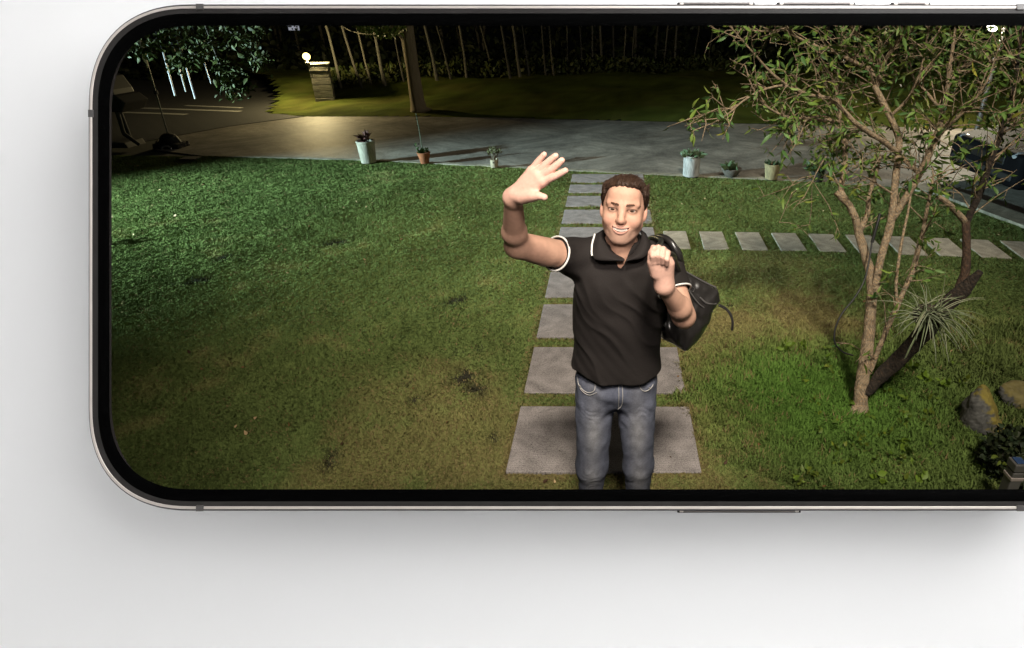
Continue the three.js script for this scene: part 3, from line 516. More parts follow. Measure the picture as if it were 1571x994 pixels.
  const handL = (x, y, z) => {
    let d = 9; for (const [a, b, ra, rb] of palmL) d = smin(d, caps(x, y, z, a, b, ra, rb), 0.014);
    let fg = 9; fingersL.forEach((f, i) => { const q = f(x, y, z); if (i < 4) fg = smin(fg, q, 0.0018); else d = smin(d, q, 0.010); });
    return smin(d, fg, 0.006);
  };
  const armL = (x, y, z) => {
    let d = caps(x, y, z, shL, elL, 0.053, 0.041);
    const mid = [elL[0] * 0.68 + wrL[0] * 0.32 + 0.006, elL[1] * 0.68 + wrL[1] * 0.32, elL[2] * 0.68 + wrL[2] * 0.32];
    d = smin(d, smin(caps(x, y, z, elL, mid, 0.036, 0.0375), caps(x, y, z, mid, wrL, 0.0375, 0.0255), 0.02), 0.02);
    d = smin(d, ball(x, y, z, [elL[0] + 0.006, elL[1] - 0.024, elL[2] - 0.006], 0.021), 0.022);
    d = smin(d, caps(x, y, z, wrL, at3(1018, 428, 1.79), 0.0275, 0.023), 0.02);
    return smin(d, handL(x, y, z), 0.014);
  };
  const yL = wrL[1] + 0.004, palm2 = (x, y, z) => { const t = sstep(yL - 0.05, yL + 0.01, y), a = tan(x, y, z), n = 1 + 0.06 * noise(x * 70, y * 70, z * 70); return a.map((v, i) => lerp(v * 1.05, [0.62, 0.375, 0.295][i] * n, t)); };
  bodyParts.push(painted(mesher(armL, [0.06, 1.28, -2.0], [0.36, yL + 0.006, -1.55], 0.0048), palm2));
  bodyParts.push(painted(mesher(armL, [0.06, yL, -1.80], [0.27, 1.72, -1.48], 0.0026), palm2));
  const body = part('body', put(clothUV(mergeGeometries(bodyParts))), skinM, man);
  // --- eyes, teeth, brows, hair
  const inHead = (g) => put(g.applyMatrix4(H));
  for (const s of [-1, 1]) {
    const e = new THREE.SphereGeometry(0.0128, 28, 20).rotateX(Math.PI / 2), gaze = V(-0.05 * 0, 0.10, 1).normalize();
    painted(e, (x, y, z) => { const a = Math.acos(clamp((x * gaze.x + y * gaze.y + z * gaze.z) / 0.0128, -1, 1)) * 0.0128; return a < 0.0026 ? [0.006, 0.005, 0.005] : a < 0.0070 ? [0.055, 0.032, 0.018] : [0.31, 0.28, 0.26]; });
    part('eye', inHead(e.translate(s * 0.0325, 0, 0.0665)), std([1, 1, 1], 0.35, { vertexColors: true, specularIntensity: 0.4 }), man);
  }
  {
    const teeth = [];
    for (let i = -4; i <= 4; i++) { const x = i * 0.0052; teeth.push(rbox(0.0053, 0.0106, 0.004, 0.0012, 0, 0, 0).rotateY(i * 0.1).translate(x, -0.0670 + smile(x) + 0.0006, 0.0850 - 7.2 * x * x)); }
    part('teeth', inHead(join(teeth)), std([0.68, 0.64, 0.58], 0.35), man);
    const hairM = std([0.030, 0.017, 0.011], 0.55, { vertexColors: true, specularIntensity: 0.45, sheen: 0.3, sheenColor: new THREE.Color(0.25, 0.13, 0.08) });
    for (const s of [-1, 1]) {
      const r = rng(5 + s), hairs = [];
      for (let i = 0; i < 240; i++) { const t = r(), x = s * (0.0115 + 0.044 * t), y = 0.0178 + 0.0042 * Math.sin(t * 2.7) - 0.0035 * t * t + (r() - 0.5) * 0.0068 * (1 - 0.55 * t), z = 0.0930 - 0.031 * t * t - 0.0025 * t; hairs.push(tube([V(x, y, z), V(x + s * 0.0046, y + 0.0018 * (1 - t), z - 0.0003 - 0.0048 * t)], [0.00075, 0.00035], 4, { cap: false })); }
      part('eyebrow', inHead(painted(join(hairs), () => [2.9, 2.5, 2.3])), hairM, man);
    }
    const shell = (x, y, z) => {
      const ax = Math.abs(x);
      let d = egg(x, y, z, [0, 0.022, -0.022], [0.0800, 0.0860, 0.1010]);
      d = smin(d, egg(x, y, z, [-0.004, 0.076, 0.026], [0.060, 0.028, 0.050]), 0.025);
      d = smin(d, egg(x, y, z, [0.010, 0.085, 0.047], [0.042, 0.021, 0.031]), 0.015);
      d = smin(d, egg(ax, y, z, [0.070, 0.045, 0.006], [0.0115, 0.042, 0.038]), 0.01);
      // strands combed up and back from the forehead, down at the sides
      const sw = x * 0.75 + 0.25 * y, top = sstep(0.03, 0.09, y);
      const st = noise(lerp(z * 150, sw * 170 + 22 * z, top), lerp(y * 26, y * 40, top), lerp(x * 30, z * 22, top)) * 0.0024 + noise(lerp(z * 330, sw * 360, top), y * 50, z * 40 + 7) * 0.0013 + noise(x * 55 + 20 * z, y * 20, z * 18) * 0.0022 * top;
      const line = z > 0.030 ? 0.0615 - 7.5 * ax * ax + 0.004 * sstep(0.012, 0.03, x) : z > 0.004 ? lerp(-0.016, 0.024, (z - 0.004) / 0.026) : z > -0.028 ? lerp(0.012, -0.016, sstep(-0.028, 0.004, z)) : -0.068 - 0.10 * (-0.028 - z);
      d += st * (0.15 + 0.85 * sstep(0.001, 0.016, y - line));
      d += 0.0058 * (1 - sstep(0.0, 0.030, y - line)) * sstep(0.01, 0.04, z);
      const cut = Math.max(line + 0.0012 * noise(x * 260, 3, z * 190) - y, z > -0.03 && y < 0.012 && ax > 0.05 ? (Math.abs(z - 0.014) - 0.012) : -1);
      return smax(d, cut * 0.8, 0.006);
    };
    const hg = mesher(shell, [-0.105, -0.11, -0.145], [0.105, 0.15, 0.105], 0.0022, false);
    // loose strands over the moulded mass
    {
      const r = rng(88), p = hg.attributes.position, nn = hg.attributes.normal, strands = [];
      for (let i = 0; i < 3400; i++) {
        const k = Math.floor(r() * p.count), o = V(p.getX(k), p.getY(k), p.getZ(k)), n = V(nn.getX(k), nn.getY(k), nn.getZ(k)); if (o.z < -0.06 || n.y < -0.3) continue;
        const top = sstep(0.02, 0.07, o.y), comb = V(lerp(0.05 * Math.sign(o.x), 0.55 + 0.5 * (r() - 0.5), top), lerp(-1, 0.25, top), lerp(-0.35, -0.7, top)); if (o.z > 0.02 && o.y > 0.045) comb.set(0.45 + 0.5 * (r() - 0.5), 0.85, -0.25); else comb.addScaledVector(n, -comb.dot(n)); comb.normalize();
        const L = lerp(0.018, 0.034, top) * (0.6 + 0.8 * r()) * (o.x > 0.035 ? 0.5 : 1), lift = (0.0016 + 0.0052 * r() * top) ; const q = [0, 0.5, 1].map((t) => o.clone().addScaledVector(comb, L * t).addScaledVector(n, 0.0004 + lift * t * (1.2 - 0.5 * t) - 0.35 * L * L * t * t / 0.09 * 8));
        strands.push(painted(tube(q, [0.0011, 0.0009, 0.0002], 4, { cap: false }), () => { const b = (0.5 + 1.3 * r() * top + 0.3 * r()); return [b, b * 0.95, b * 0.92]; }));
      }
      part('hair_strands', inHead(join(strands)), hairM, man);
    }
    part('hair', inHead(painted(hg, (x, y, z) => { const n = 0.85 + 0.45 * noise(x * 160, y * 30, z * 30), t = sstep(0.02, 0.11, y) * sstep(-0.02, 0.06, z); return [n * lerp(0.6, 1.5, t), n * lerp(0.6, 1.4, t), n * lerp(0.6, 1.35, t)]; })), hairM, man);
  }
  // --- polo shirt
  const shirtM = std([0.021, 0.0175, 0.0165], 0.82, { specularIntensity: 0.35, sheen: 0.25, sheenRoughness: 0.5, sheenColor: new THREE.Color(0.12, 0.10, 0.10), bumpMap: tint(grain, 9, 9), bumpScale: 0.0006 });
  const along = (a, b, t) => [0, 1, 2].map((i) => lerp(a[i], b[i], t));
  const cuffR = along(shR, elR, 0.36), cuffL = along(shL, elL, 0.56);
  const dirOf = (a, b) => { const v = [0, 1, 2].map((i) => b[i] - a[i]), l = Math.hypot(...v); return v.map((q) => q / l); };
  const dR = dirOf(shR, elR), dL = dirOf(shL, elL);
  const shirt = (x, y, z) => {
    let d = egg(x, y, z, [0.034, 1.335, -1.912], [0.168, 0.235, 0.118]);
    d = smin(d, egg(x, y, z, [0.026, 1.10, -1.907], [0.166, 0.30, 0.113]), 0.10);
    d = smin(d, egg(x, y, z, [0.024, 0.95, -1.905], [0.173, 0.20, 0.117]), 0.08);
    d = smin(d, smin(caps(x, y, z, [0.034, 1.515, -1.915], [shR[0] + 0.01, shR[1] + 0.005, shR[2]], 0.062, 0.064), caps(x, y, z, [0.034, 1.515, -1.915], [shL[0] - 0.005, shL[1], shL[2]], 0.062, 0.064), 0.03), 0.06);
    d = smin(d, egg(Math.abs(x - 0.034), y, z, [0.070, 1.395, -1.845], [0.075, 0.075, 0.050]), 0.05);
    let s = caps(x, y, z, shR, along(shR, elR, 0.5), 0.066, 0.062);
    s = Math.max(s, (x - cuffR[0]) * dR[0] + (y - cuffR[1]) * dR[1] + (z - cuffR[2]) * dR[2]);
    d = smin(d, s, 0.035);
    let l = caps(x, y, z, shL, along(shL, elL, 0.7), 0.067, 0.060);
    l = Math.max(l, (x - cuffL[0]) * dL[0] + (y - cuffL[1]) * dL[1] + (z - cuffL[2]) * dL[2]);
    d = smin(d, l, 0.03);
    d = smin(d, caps(x, y, z, [0.036, 1.470, -1.905], [0.040, 1.552, -1.884], 0.088, 0.071), 0.035);
    // folds: long soft diagonals from the left chest to the waist, pulls at the armpits
    const u = (x + 0.9 * (y - 1.2)) * 0.74, v = (0.9 * x - (y - 1.2)) * 0.74, k = sstep(1.52, 1.40, y) * sstep(-1.95, -1.84, z);
    const f1 = noise(u * 9 + 0.25 * noise(v * 4, 2, u * 3), v * 1.5, 4), f2 = noise(u * 20 + 3, v * 3.5, 9);
    const ridge = (q) => (1 - Math.abs(q)) ** 2 - 0.4;
    d -= k * (0.0066 * ridge(f1) + 0.0020 * f2) + 0.0035 * sstep(1.06, 0.98, y) * noise(x * 16, y * 7, z * 12) + 0.004 * noise(x * 11, y * 11, z * 11) * sstep(1.4, 1.5, y);
    const hem = 1.012 + 0.018 * sstep(0.02, -0.15, x) + 0.004 * Math.sin(x * 40);
    d = smax(d, hem - y, 0.006);
    const neck = Math.max(Math.min(caps(x, y, z, [0.037, 1.53, -1.897], [0.043, 1.68, -1.862], 0.060, 0.066), Math.max(Math.abs(x - 0.046) - 0.80 * (y - 1.532), -1.87 - z)), 1.525 - y);
    return smax(d, -neck, 0.006);
  };
  const shirtPart = part('polo_shirt', put(clothUV(mesher(shirt, [-0.28, 0.92, -2.06], [0.33, 1.62, -1.70], 0.0042))), shirtM, man);
  const trimM = std([0.80, 0.78, 0.74], 0.8), ring = (c, d, r, w) => {
    const q = new THREE.Quaternion().setFromUnitVectors(V(0, 0, 1), V(...d)), pts = []; for (let i = 0; i <= 40; i++) { const a = i / 40 * Math.PI * 2; pts.push(V(Math.cos(a) * r, Math.sin(a) * r, 0).applyQuaternion(q).add(V(...c))); }
    return tube(pts, pts.map(() => w), 8, { cap: false });
  };
  part('sleeve_trim', put(ring(along(shR, elR, 0.362), dR, 0.0612, 0.0035)), trimM, man, 'white knitted trim on the raised sleeve');
  part('sleeve_trim', put(ring(along(shL, elL, 0.562), dL, 0.0603, 0.0034)), trimM, man, 'white knitted trim on the lowered sleeve');
  // collar: two flaps, folded down from the neckline
  const flap = (inner, outer, n = 18, th = 0.0035) => {
    const A = spline(inner.map((p) => atZ(...p)), n), B = spline(outer.map((p) => atZ(...p)), n), rows = 7, pos = [], idx = [];
    for (const side of [0, 1]) for (let j = 0; j <= rows; j++) for (let i = 0; i <= n; i++) {
      const t = j / rows, p = A[i].clone().lerp(B[i], t); p.z += 0.018 * Math.sin(t * Math.PI) * (1 - 0.3 * i / n) + (side ? -th : th); p.y += 0.006 * Math.sin(t * Math.PI); pos.push(p.x, p.y, p.z);
    }
    const W = n + 1, S = W * (rows + 1);
    for (let j = 0; j < rows; j++) for (let i = 0; i < n; i++) { const a = j * W + i, b = a + W; idx.push(a, b, a + 1, a + 1, b, b + 1, S + a, S + a + 1, S + b, S + a + 1, S + b + 1, S + b); }
    for (let i = 0; i < n; i++) { const a = rows * W + i; idx.push(a, S + a, a + 1, a + 1, S + a, S + a + 1); idx.push(i, i + 1, S + i, i + 1, S + i + 1, S + i); }
    for (let j = 0; j < rows; j++) for (const c of [0, n]) { const a = j * W + c, b = a + W; idx.push(a, S + a, b, b, S + a, S + b); }
    const g = new THREE.BufferGeometry(); g.setAttribute('position', new THREE.Float32BufferAttribute(pos, 3)); g.setIndex(idx); g.computeVertexNormals(); return [g, B];
  };
  const [fa, edgeA] = flap([[929, 350, -1.915], [928, 366, -1.866], [939, 383, -1.826], [958.5, 398, -1.796]], [[914, 359, -1.905], [909.5, 379, -1.845], [913, 397, -1.800], [957, 401, -1.784]]);
  const [fb] = flap([[980, 350, -1.915], [984, 364, -1.866], [975, 383, -1.826], [960.5, 398, -1.796]], [[991, 358, -1.905], [998, 376, -1.850], [989, 394, -1.805], [961.5, 401, -1.784]]);
  for (const f of [fa, fb]) part('collar', put(f), shirtM, shirtPart);
  part('collar_trim', put(tube(spline(edgeA.slice(0, 11).map((p) => p.clone().add(V(-0.0035, 0.001, 0.0045))), 24), new Array(25).fill(0.0034), 8)), trimM, man, 'white piping along one collar edge');
  // --- jeans
  const denim = std([1, 1, 1], 0.88, { vertexColors: true, specularIntensity: 0.25, bumpMap: tint(grain, 8, 8), bumpScale: 0.0009 });
  const jeans = (x, y, z) => {
    let d = egg(x, y, z, [0.024, 0.955, -1.905], [0.168, 0.125, 0.112]);
    const leg = (h, k, a, r0, r1, r2) => smin(caps(x, y, z, [h[0], h[1] - 0.02, h[2]], k, r0, r1), smin(caps(x, y, z, k, along(k, a, 0.38), r1, r2), caps(x, y, z, along(k, a, 0.38), a, r2, 0.058), 0.02), 0.03);
    const A = leg(hipR, knR, anR, 0.083, 0.0650, 0.0495), B = leg(hipL, knL, anL, 0.083, 0.0625, 0.0485);
    d = smin(d, smin(A, B, 0.008), 0.04);
    const kn = 0.55 * Math.exp(-((y - 0.50) ** 2) / 0.006) + 0.6 * Math.exp(-((y - 0.83) ** 2) / 0.004) + 0.3 * Math.exp(-((y - 0.36) ** 2) / 0.01);
    d -= 0.0032 * kn * noise(x * 12 + y * 9, y * 24 + 3 * noise(x * 9, y * 5, 4), z * 9) + 0.0026 * noise(x * 15, y * 13, z * 15);
    d -= 0.002 * Math.exp(-((x - 0.036) ** 2) / 0.00002) * (y > 0.84 ? 1 : 0);
    d = smax(d, 0.075 - y, 0.004);
    return Math.max(d, y - 1.055);
  };
  const legX = (x, y) => { const t = clamp((0.88 - y) / 0.36, 0, 1); return x < 0.024 ? x - lerp(hipR[0], knR[0], t) : x - lerp(hipL[0], knL[0], t); };
  const fade = (x, y, z) => {
    const a = legX(x, y), front = sstep(-1.93, -1.84, z), th = Math.exp(-(a * a) / 0.0012) * (0.75 * Math.exp(-((y - 0.74) ** 2) / 0.012) + 0.85 * Math.exp(-((y - 0.50) ** 2) / 0.006) + 0.35) * front;
    const w = noise(x * 20 + y * 30, y * 60, 2), n = 1 + 0.16 * noise(x * 130, y * 130, z * 130) + 0.14 * noise(x * 30, y * 18, z * 30) + 0.16 * w * Math.exp(-((y - 0.83) ** 2) / 0.003);
    let c = [0.120, 0.130, 0.175].map((v) => v * n); c = c.map((v, i) => lerp(v, [0.36, 0.355, 0.36][i] * n, clamp(th * 0.62, 0, 0.75)));
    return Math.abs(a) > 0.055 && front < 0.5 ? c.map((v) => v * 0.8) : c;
  };
  const jp = part('jeans', put(clothUV(painted(mesher(jeans, [-0.20, 0.06, -2.06], [0.25, 1.065, -1.77], 0.0042), fade))), denim, man);
  // stitching, pockets, fly, belt loops follow the cloth's surface
  const onJeans = (x, y, z0 = -1.74) => { let z = z0; for (let i = 0; i < 40; i++) { const d = jeans(x, y, z); if (d < 0.0006) break; z -= Math.max(d * 0.7, 0.0006); if (z < -2) break; } return V(x, y, z + 0.0016); };
  const seam = (pts, r) => tube(spline(pts.map(([x, y]) => onJeans(x, y)), 24), new Array(25).fill(r), 6);
  const threadM = std([0.46, 0.44, 0.42], 0.8);
  part('pocket_seam', put(join([seam([[-0.132, 1.01], [-0.126, 0.967], [-0.09, 0.952], [-0.062, 0.973], [-0.058, 1.01]], 0.0017), seam([[-0.133, 1.002], [-0.120, 0.956], [-0.086, 0.941], [-0.052, 0.965]], 0.0014)])), threadM, jp);
  part('pocket_seam', put(join([seam([[0.178, 1.01], [0.168, 0.967], [0.14, 0.957], [0.118, 0.98], [0.112, 1.01]], 0.0017)])), threadM, jp);
  part('fly_seam', put(join([seam([[0.047, 1.01], [0.049, 0.95], [0.044, 0.895], [0.032, 0.875]], 0.0016), seam([[0.033, 1.01], [0.034, 0.95], [0.033, 0.89]], 0.0013)])), threadM, jp);
  for (const [x, s] of [[-0.118, -1], [0.155, 1]]) part('button_rivet', put(new THREE.SphereGeometry(0.004, 10, 8).translate(...arr(onJeans(x, 0.965)))), std([0.3, 0.28, 0.26], 0.35, { metalness: 0.9 }), jp);
  for (const a of [anR, anL]) part('shoe', put(mesher((x, y, z) => Math.max(smin(egg(x, y, z, [a[0], 0.055, a[2] + 0.075], [0.048, 0.048, 0.125]), egg(x, y, z, [a[0], 0.075, a[2] - 0.01], [0.044, 0.07, 0.062]), 0.03), 0.006 - y), [a[0] - 0.07, -0.004, a[2] - 0.1], [a[0] + 0.07, 0.16, a[2] + 0.23], 0.006)), std([0.03, 0.028, 0.026], 0.5), man);

  // ---------------------------------------------------------------- the bag over his shoulder
  const ZB = -1.99, bag = thing('leather_bag', 'black leather bag slung over the waving man\'s shoulder by its handles', 'bag', arr(atZ(1055, 480, ZB)) && atZ(1055, 480, ZB));
  const bp = bag.position, putB = (g) => g.translate(-bp.x, -bp.y, -bp.z);
  const leather = std([0.024, 0.022, 0.021], 0.30, { specularIntensity: 1, clearcoat: 0.7, clearcoatRoughness: 0.22, bumpMap: tint(grain, 4, 4), bumpScale: 0.0006 });
  const outline = [[985, 425], [1004, 498], [1012, 517], [1030, 527], [1046, 535.5], [1056, 535], [1068, 524], [1083, 507], [1091, 494], [1096, 478], [1107, 463], [1104, 447], [1090, 439], [1068, 428], [1043, 413], [1015, 400]].map(([a, b]) => { const p = atZ(a, b, ZB + 0.02); return [p.x, p.y]; });
  const sdPoly = (x, y) => { let d = 1e9, s = 1; for (let i = 0, j = outline.length - 1; i < outline.length; j = i++) { const [ax, ay] = outline[i], [bx, by] = outline[j], ex = bx - ax, ey = by - ay, wx = x - ax, wy = y - ay, t = clamp((wx * ex + wy * ey) / (ex * ex + ey * ey), 0, 1); d = Math.min(d, Math.hypot(wx - ex * t, wy - ey * t)); if ((ay > y) !== (by > y) && x < (bx - ax) * (y - ay) / (by - ay) + ax) s = -s; } return s * d; };
  const f0 = atZ(1040, 420, ZB), f1 = atZ(1050, 534, ZB);
  const bagField = (x, y, z) => {
    const sd = sdPoly(x, y), t = clamp(-sd / 0.075, 0, 1), top = sstep(f1.y, f0.y, y), h = (0.092 - 0.045 * top) * Math.sqrt(1 - (1 - t) ** 2);
    // creases running up from the bottom corner, a tuck below the mouth
    const ang = Math.atan2(x - f1.x, y - f1.y + 0.02), cr = Math.sin(ang * 9 + 2.2 * noise(x * 7, y * 7, 3)) * 0.010 * sstep(0.02, 0.10, Math.hypot(x - f1.x, y - f1.y)) * (1 - 0.5 * top) + 0.005 * noise(x * 24, y * 14, 5);
    return Math.max(sd + 0.004, (Math.abs(z - ZB) - h - (h > 0.01 ? cr : 0)) * 0.7);
  };
  part('bag_body', putB(clothUV(mesher(bagField, [0.05, 1.05, ZB - 0.13], [0.46, 1.48, ZB + 0.13], 0.0042, false))), leather, bag);
  const highlightLeather = std([0.085, 0.08, 0.078], 0.3, { specularIntensity: 1, clearcoat: 0.5, clearcoatRoughness: 0.2 });  // highlights along the seams painted in as lighter leather
  const frontZ = (a, b, lift = 0.002) => { const p = atZ(a, b, ZB + 0.04); let z = ZB + 0.125; const x = p.x, y = p.y; for (let i = 0; i < 60; i++) { if (bagField(x, y, z) < 0) break; z -= 0.002; } return V(x, y, Math.max(z, ZB) + lift); };
  const piping = (pts, r) => tube(spline(pts.map(([a, b]) => frontZ(a, b)), 30), new Array(31).fill(r), 8);
  part('piping', putB(piping([[1041, 415], [1062, 427], [1084, 439], [1101, 447]], 0.0034)), highlightLeather, bag);
  part('piping', putB(piping([[1042, 421], [1056, 443], [1072, 463], [1094, 480]], 0.0032)), highlightLeather, bag);
  part('piping', putB(piping([[1073, 454], [1083, 462], [1099, 467]], 0.0040)), highlightLeather, bag);
  part('clasp', putB(piping([[1059, 438], [1065, 442], [1063, 446], [1057, 442], [1059, 438]], 0.0011)), std([0.25, 0.24, 0.23], 0.35, { metalness: 0.8 }), bag);
  part('strap_end', putB(tube(spline([atZ(1103, 468, ZB), atZ(1113, 473, ZB), atZ(1121, 483, ZB + 0.01), atZ(1124, 495, ZB + 0.02), atZ(1123, 505, ZB + 0.02)], 22), new Array(23).fill(0.0125), 10, { flat: 0.4 })), leather, bag);
  const handle = (pts, r) => tube(spline(pts, 40), new Array(41).fill(r), 12);
  const grip = atDepth(1027, 389, 1.738);
  part('handle', putB(handle([atZ(1000, 440, -2.02), atZ(994, 372, -1.99), atZ(1001, 364.5, -1.93), atZ(1014, 368, -1.84), atDepth(1010, 387, 1.734), grip, atZ(1036, 402, -1.75), atZ(1045, 425, -1.86), atZ(1048, 440, -1.93)], 0.0088)), leather, bag);
  part('handle', putB(handle([atZ(1010, 440, -2.04), atZ(1002, 375, -2.01), atZ(1012, 363.5, -1.94), atZ(1029, 371, -1.86), atZ(1041, 391, -1.84), atZ(1045, 410, -1.90), atZ(1046, 425, -1.96)], 0.0115)), leather, bag);
}

// ------------------------------------------------------------------ plants, pots, lamp pillar, wood
const leafGeo = (L, W, bend = 0.25, fold = 0.25, n = 4) => {       // one leaf, base at the origin, growing along +y, folded along its rib
  const pos = [], idx = [];
  for (let i = 0; i <= n; i++) { const t = i / n, w = W * Math.sin(Math.PI * Math.pow(t, 0.8)) * (1 - 0.15 * t) + 0.0004, y = L * t, z = -bend * L * t * t; pos.push(-w, y, z + fold * w, 0, y, z, w, y, z + fold * w); }
  for (let i = 0; i < n; i++) { const a = i * 3; idx.push(a, a + 1, a + 3, a + 1, a + 4, a + 3, a + 1, a + 2, a + 4, a + 2, a + 5, a + 4); }
  const g = new THREE.BufferGeometry(); g.setAttribute('position', new THREE.Float32BufferAttribute(pos, 3)); g.setIndex(idx); g.computeVertexNormals(); return g;
};
const leafMat = (c, rough = 0.5) => std(c, rough, { side: THREE.DoubleSide, specularIntensity: 0.5 });
const orient = (p, dir, roll, s) => { const q = new THREE.Quaternion().setFromUnitVectors(V(0, 1, 0), dir.clone().normalize()).multiply(new THREE.Quaternion().setFromAxisAngle(V(0, 1, 0), roll)); return new THREE.Matrix4().compose(p, q, V(s, s, s)); };
function foliage(name, list, geo, m, parent) {                       // list of [matrix, tint]
  const im = new THREE.InstancedMesh(geo, m, list.length), c = new THREE.Color(); im.name = name; im.userData.kind = 'stuff'; im.castShadow = im.receiveShadow = true;
  list.forEach(([mt, t], i) => { im.setMatrixAt(i, mt); im.setColorAt(i, c.setRGB(...t)); }); parent.add(im); return im;
}
const randDir = (R) => { const u = R() * 2 - 1, a = R() * 6.283, s = Math.sqrt(1 - u * u); return V(s * Math.cos(a), u, s * Math.sin(a)); };
const greenTint = (R, b = 1) => { const k = b * (0.65 + 0.7 * R()); return [k * (0.85 + 0.4 * R()), k, k * (0.7 + 0.4 * R())]; };

// potted plants along the driveway's edge
{
  const R = rng(401), clay = tex(256, 256, (u, v) => { const n = 0.78 + 0.12 * tile(u, v, 5) + 0.08 * tile(u, v, 20, 3) + 0.05 * tile(u, v, 60, 5); return [n, n * 0.98, n * 0.95]; }, true);
  const soil = std([0.02, 0.015, 0.011], 1), potM = (c, r = 0.8) => std(c, r, { map: tint(clay, 1.5, 1.2), bumpMap: tint(clay, 2, 2), bumpScale: 0.003 });
  const pot = (name, label, px_, py, prof, colour, squareSides) => {
    const o = thing(name, label, 'potted plant', onGround(px_, py, 0.012).clone(), 0, 'potted plants along the driveway edge');
    part('pot', lathe(prof, squareSides || 36), potM(colour), o); const top = prof.find((q, i) => i > 1 && prof[i + 1] && prof[i + 1][1] < q[1]) || prof[prof.length - 2];
    part('soil', new THREE.CylinderGeometry(top[0] * 0.9, top[0] * 0.9, 0.02, 24).translate(0, top[1] - 0.045, 0), soil, o);
    return o;
  };
  const wall = (rb, rt, h, lip = 0.012) => [[0.001, 0], [rb * 0.96, 0], [rb, 0.012], [lerp(rb, rt, 0.88), h * 0.88], [lerp(rb, rt, 0.885) + lip * 0.3, h * 0.90], [rt + lip * 0.4, h - 0.006], [rt, h], [rt - 0.018, h], [rt - 0.022, h - 0.05], [rt - 0.05, h - 0.07]];
  const leaves = (o, geo, m, list) => list.forEach(([p, d, s]) => { const q = shadowed(new THREE.Mesh(geo, m)); q.name = 'leaf'; q.applyMatrix4(orient(p, d, R() * 6, s)); o.add(q); });
  // tall pale tapered pot with a reddish plant
  const a = pot('potted_plant', 'tall pale tapered pot with a dark red leafy plant, leftmost of the row', 566, 249, wall(0.118, 0.142, 0.36), [0.52, 0.50, 0.40]);
  const red = leafGeo(0.16, 0.022, 0.35, 0.3), redM = leafMat([0.085, 0.035, 0.028]);
  leaves(a, red, redM, Array.from({ length: 34 }, () => { const d = randDir(R); d.y = Math.abs(d.y) * 0.9 + 0.25; return [V((R() - 0.5) * 0.1, 0.32 + R() * 0.06, (R() - 0.5) * 0.1), d, 0.7 + 0.5 * R()]; }));
  part('stem', join([0, 1, 2].map((i) => tube([V(0.03 * (i - 1), 0.30, 0.01 * i), V(0.05 * (i - 1), 0.44, 0.02)], [0.006, 0.004], 6))), redM, a);
  // terracotta pot with a thin tall sapling
  const b = pot('potted_plant', 'orange terracotta pot with one thin tall bare sapling', 652, 250.5, wall(0.066, 0.104, 0.185, 0.016), [0.46, 0.155, 0.055]);
  const gl = leafGeo(0.075, 0.02, 0.3, 0.25), glM = leafMat([0.05, 0.085, 0.025]);
  part('stem', [tube(spline([V(0, 0.13, 0), V(-0.012, 0.34, 0.01), V(-0.02, 0.55, 0), V(-0.035, 0.80, 0)], 14), Array.from({ length: 15 }, (_, i) => 0.0095 - 0.0003 * i), 7), tube([V(-0.05, 0.13, 0.02), V(-0.10, 0.26, 0.03), V(-0.115, 0.33, 0.03)], [0.005, 0.004, 0.003], 6)], std([0.075, 0.085, 0.05], 0.8), b);
  leaves(b, gl, glM, Array.from({ length: 46 }, (_, i) => i < 26 ? [V((R() - 0.5) * 0.12, 0.15 + R() * 0.03, (R() - 0.5) * 0.12), V(R() - 0.5, 0.7, R() - 0.5), 0.8 + 0.5 * R()] : i < 36 ? [V(-0.05 - 0.07 * R(), 0.18 + 0.15 * R(), 0.03), V(R() - 0.5, 0.4, R() - 0.5), 0.6] : [V(-0.01 - 0.025 * (i - 36) / 10, 0.3 + 0.05 * (i - 36), 0), V(R() - 0.5, 0.5, R() - 0.5), 0.45]));
  // small square pot with a bushy succulent
  const c = pot('potted_plant', 'small pale square pot with a round bushy branching plant', 759, 256.5, [[0.001, 0], [0.066, 0], [0.07, 0.01], [0.078, 0.125], [0.074, 0.13], [0.062, 0.13], [0.06, 0.09], [0.04, 0.08]], [0.55, 0.47, 0.33], 4);
  c.rotation.y = 0.78;
  const st = []; const bl = [];
  for (let i = 0; i < 13; i++) { const d = V(R() - 0.5, 0.75 + R() * 0.5, R() - 0.5).normalize(), e = d.clone().multiplyScalar(0.11 + 0.08 * R()).add(V(0, 0.11, 0)); st.push(tube([V(0, 0.10, 0), e.clone().lerp(V(0, 0.11, 0), 0.5).add(V(0, 0.01, 0)), e], [0.008, 0.006, 0.003], 6)); for (let k = 0; k < 8; k++) bl.push([e.clone().add(randDir(R).multiplyScalar(0.02)), randDir(R).add(d).add(V(0, 0.3, 0)), 0.6 + 0.4 * R()]); }
  part('stem', st, std([0.17, 0.14, 0.10], 0.9), c); leaves(c, leafGeo(0.062, 0.014, 0.2, 0.2, 3), leafMat([0.10, 0.10, 0.045]), bl);
  // white cylinder with a trailing crown
  const d = pot('potted_plant', 'white cylindrical pot with a flat trailing plant, right of the man\'s head', 1060, 269.5, wall(0.122, 0.125, 0.315, 0.004), [0.58, 0.58, 0.58]);
  leaves(d, leafGeo(0.10, 0.026, 0.5, 0.2), leafMat([0.08, 0.115, 0.055]), Array.from({ length: 60 }, () => { const q = R() * 6.28, rr = 0.13 * Math.sqrt(R()); return [V(Math.cos(q) * rr, 0.285 + R() * 0.035, Math.sin(q) * rr), V(Math.cos(q) + 0.25, 0.35 + 0.6 * R(), Math.sin(q)), 0.6 + 0.6 * R()]; }));
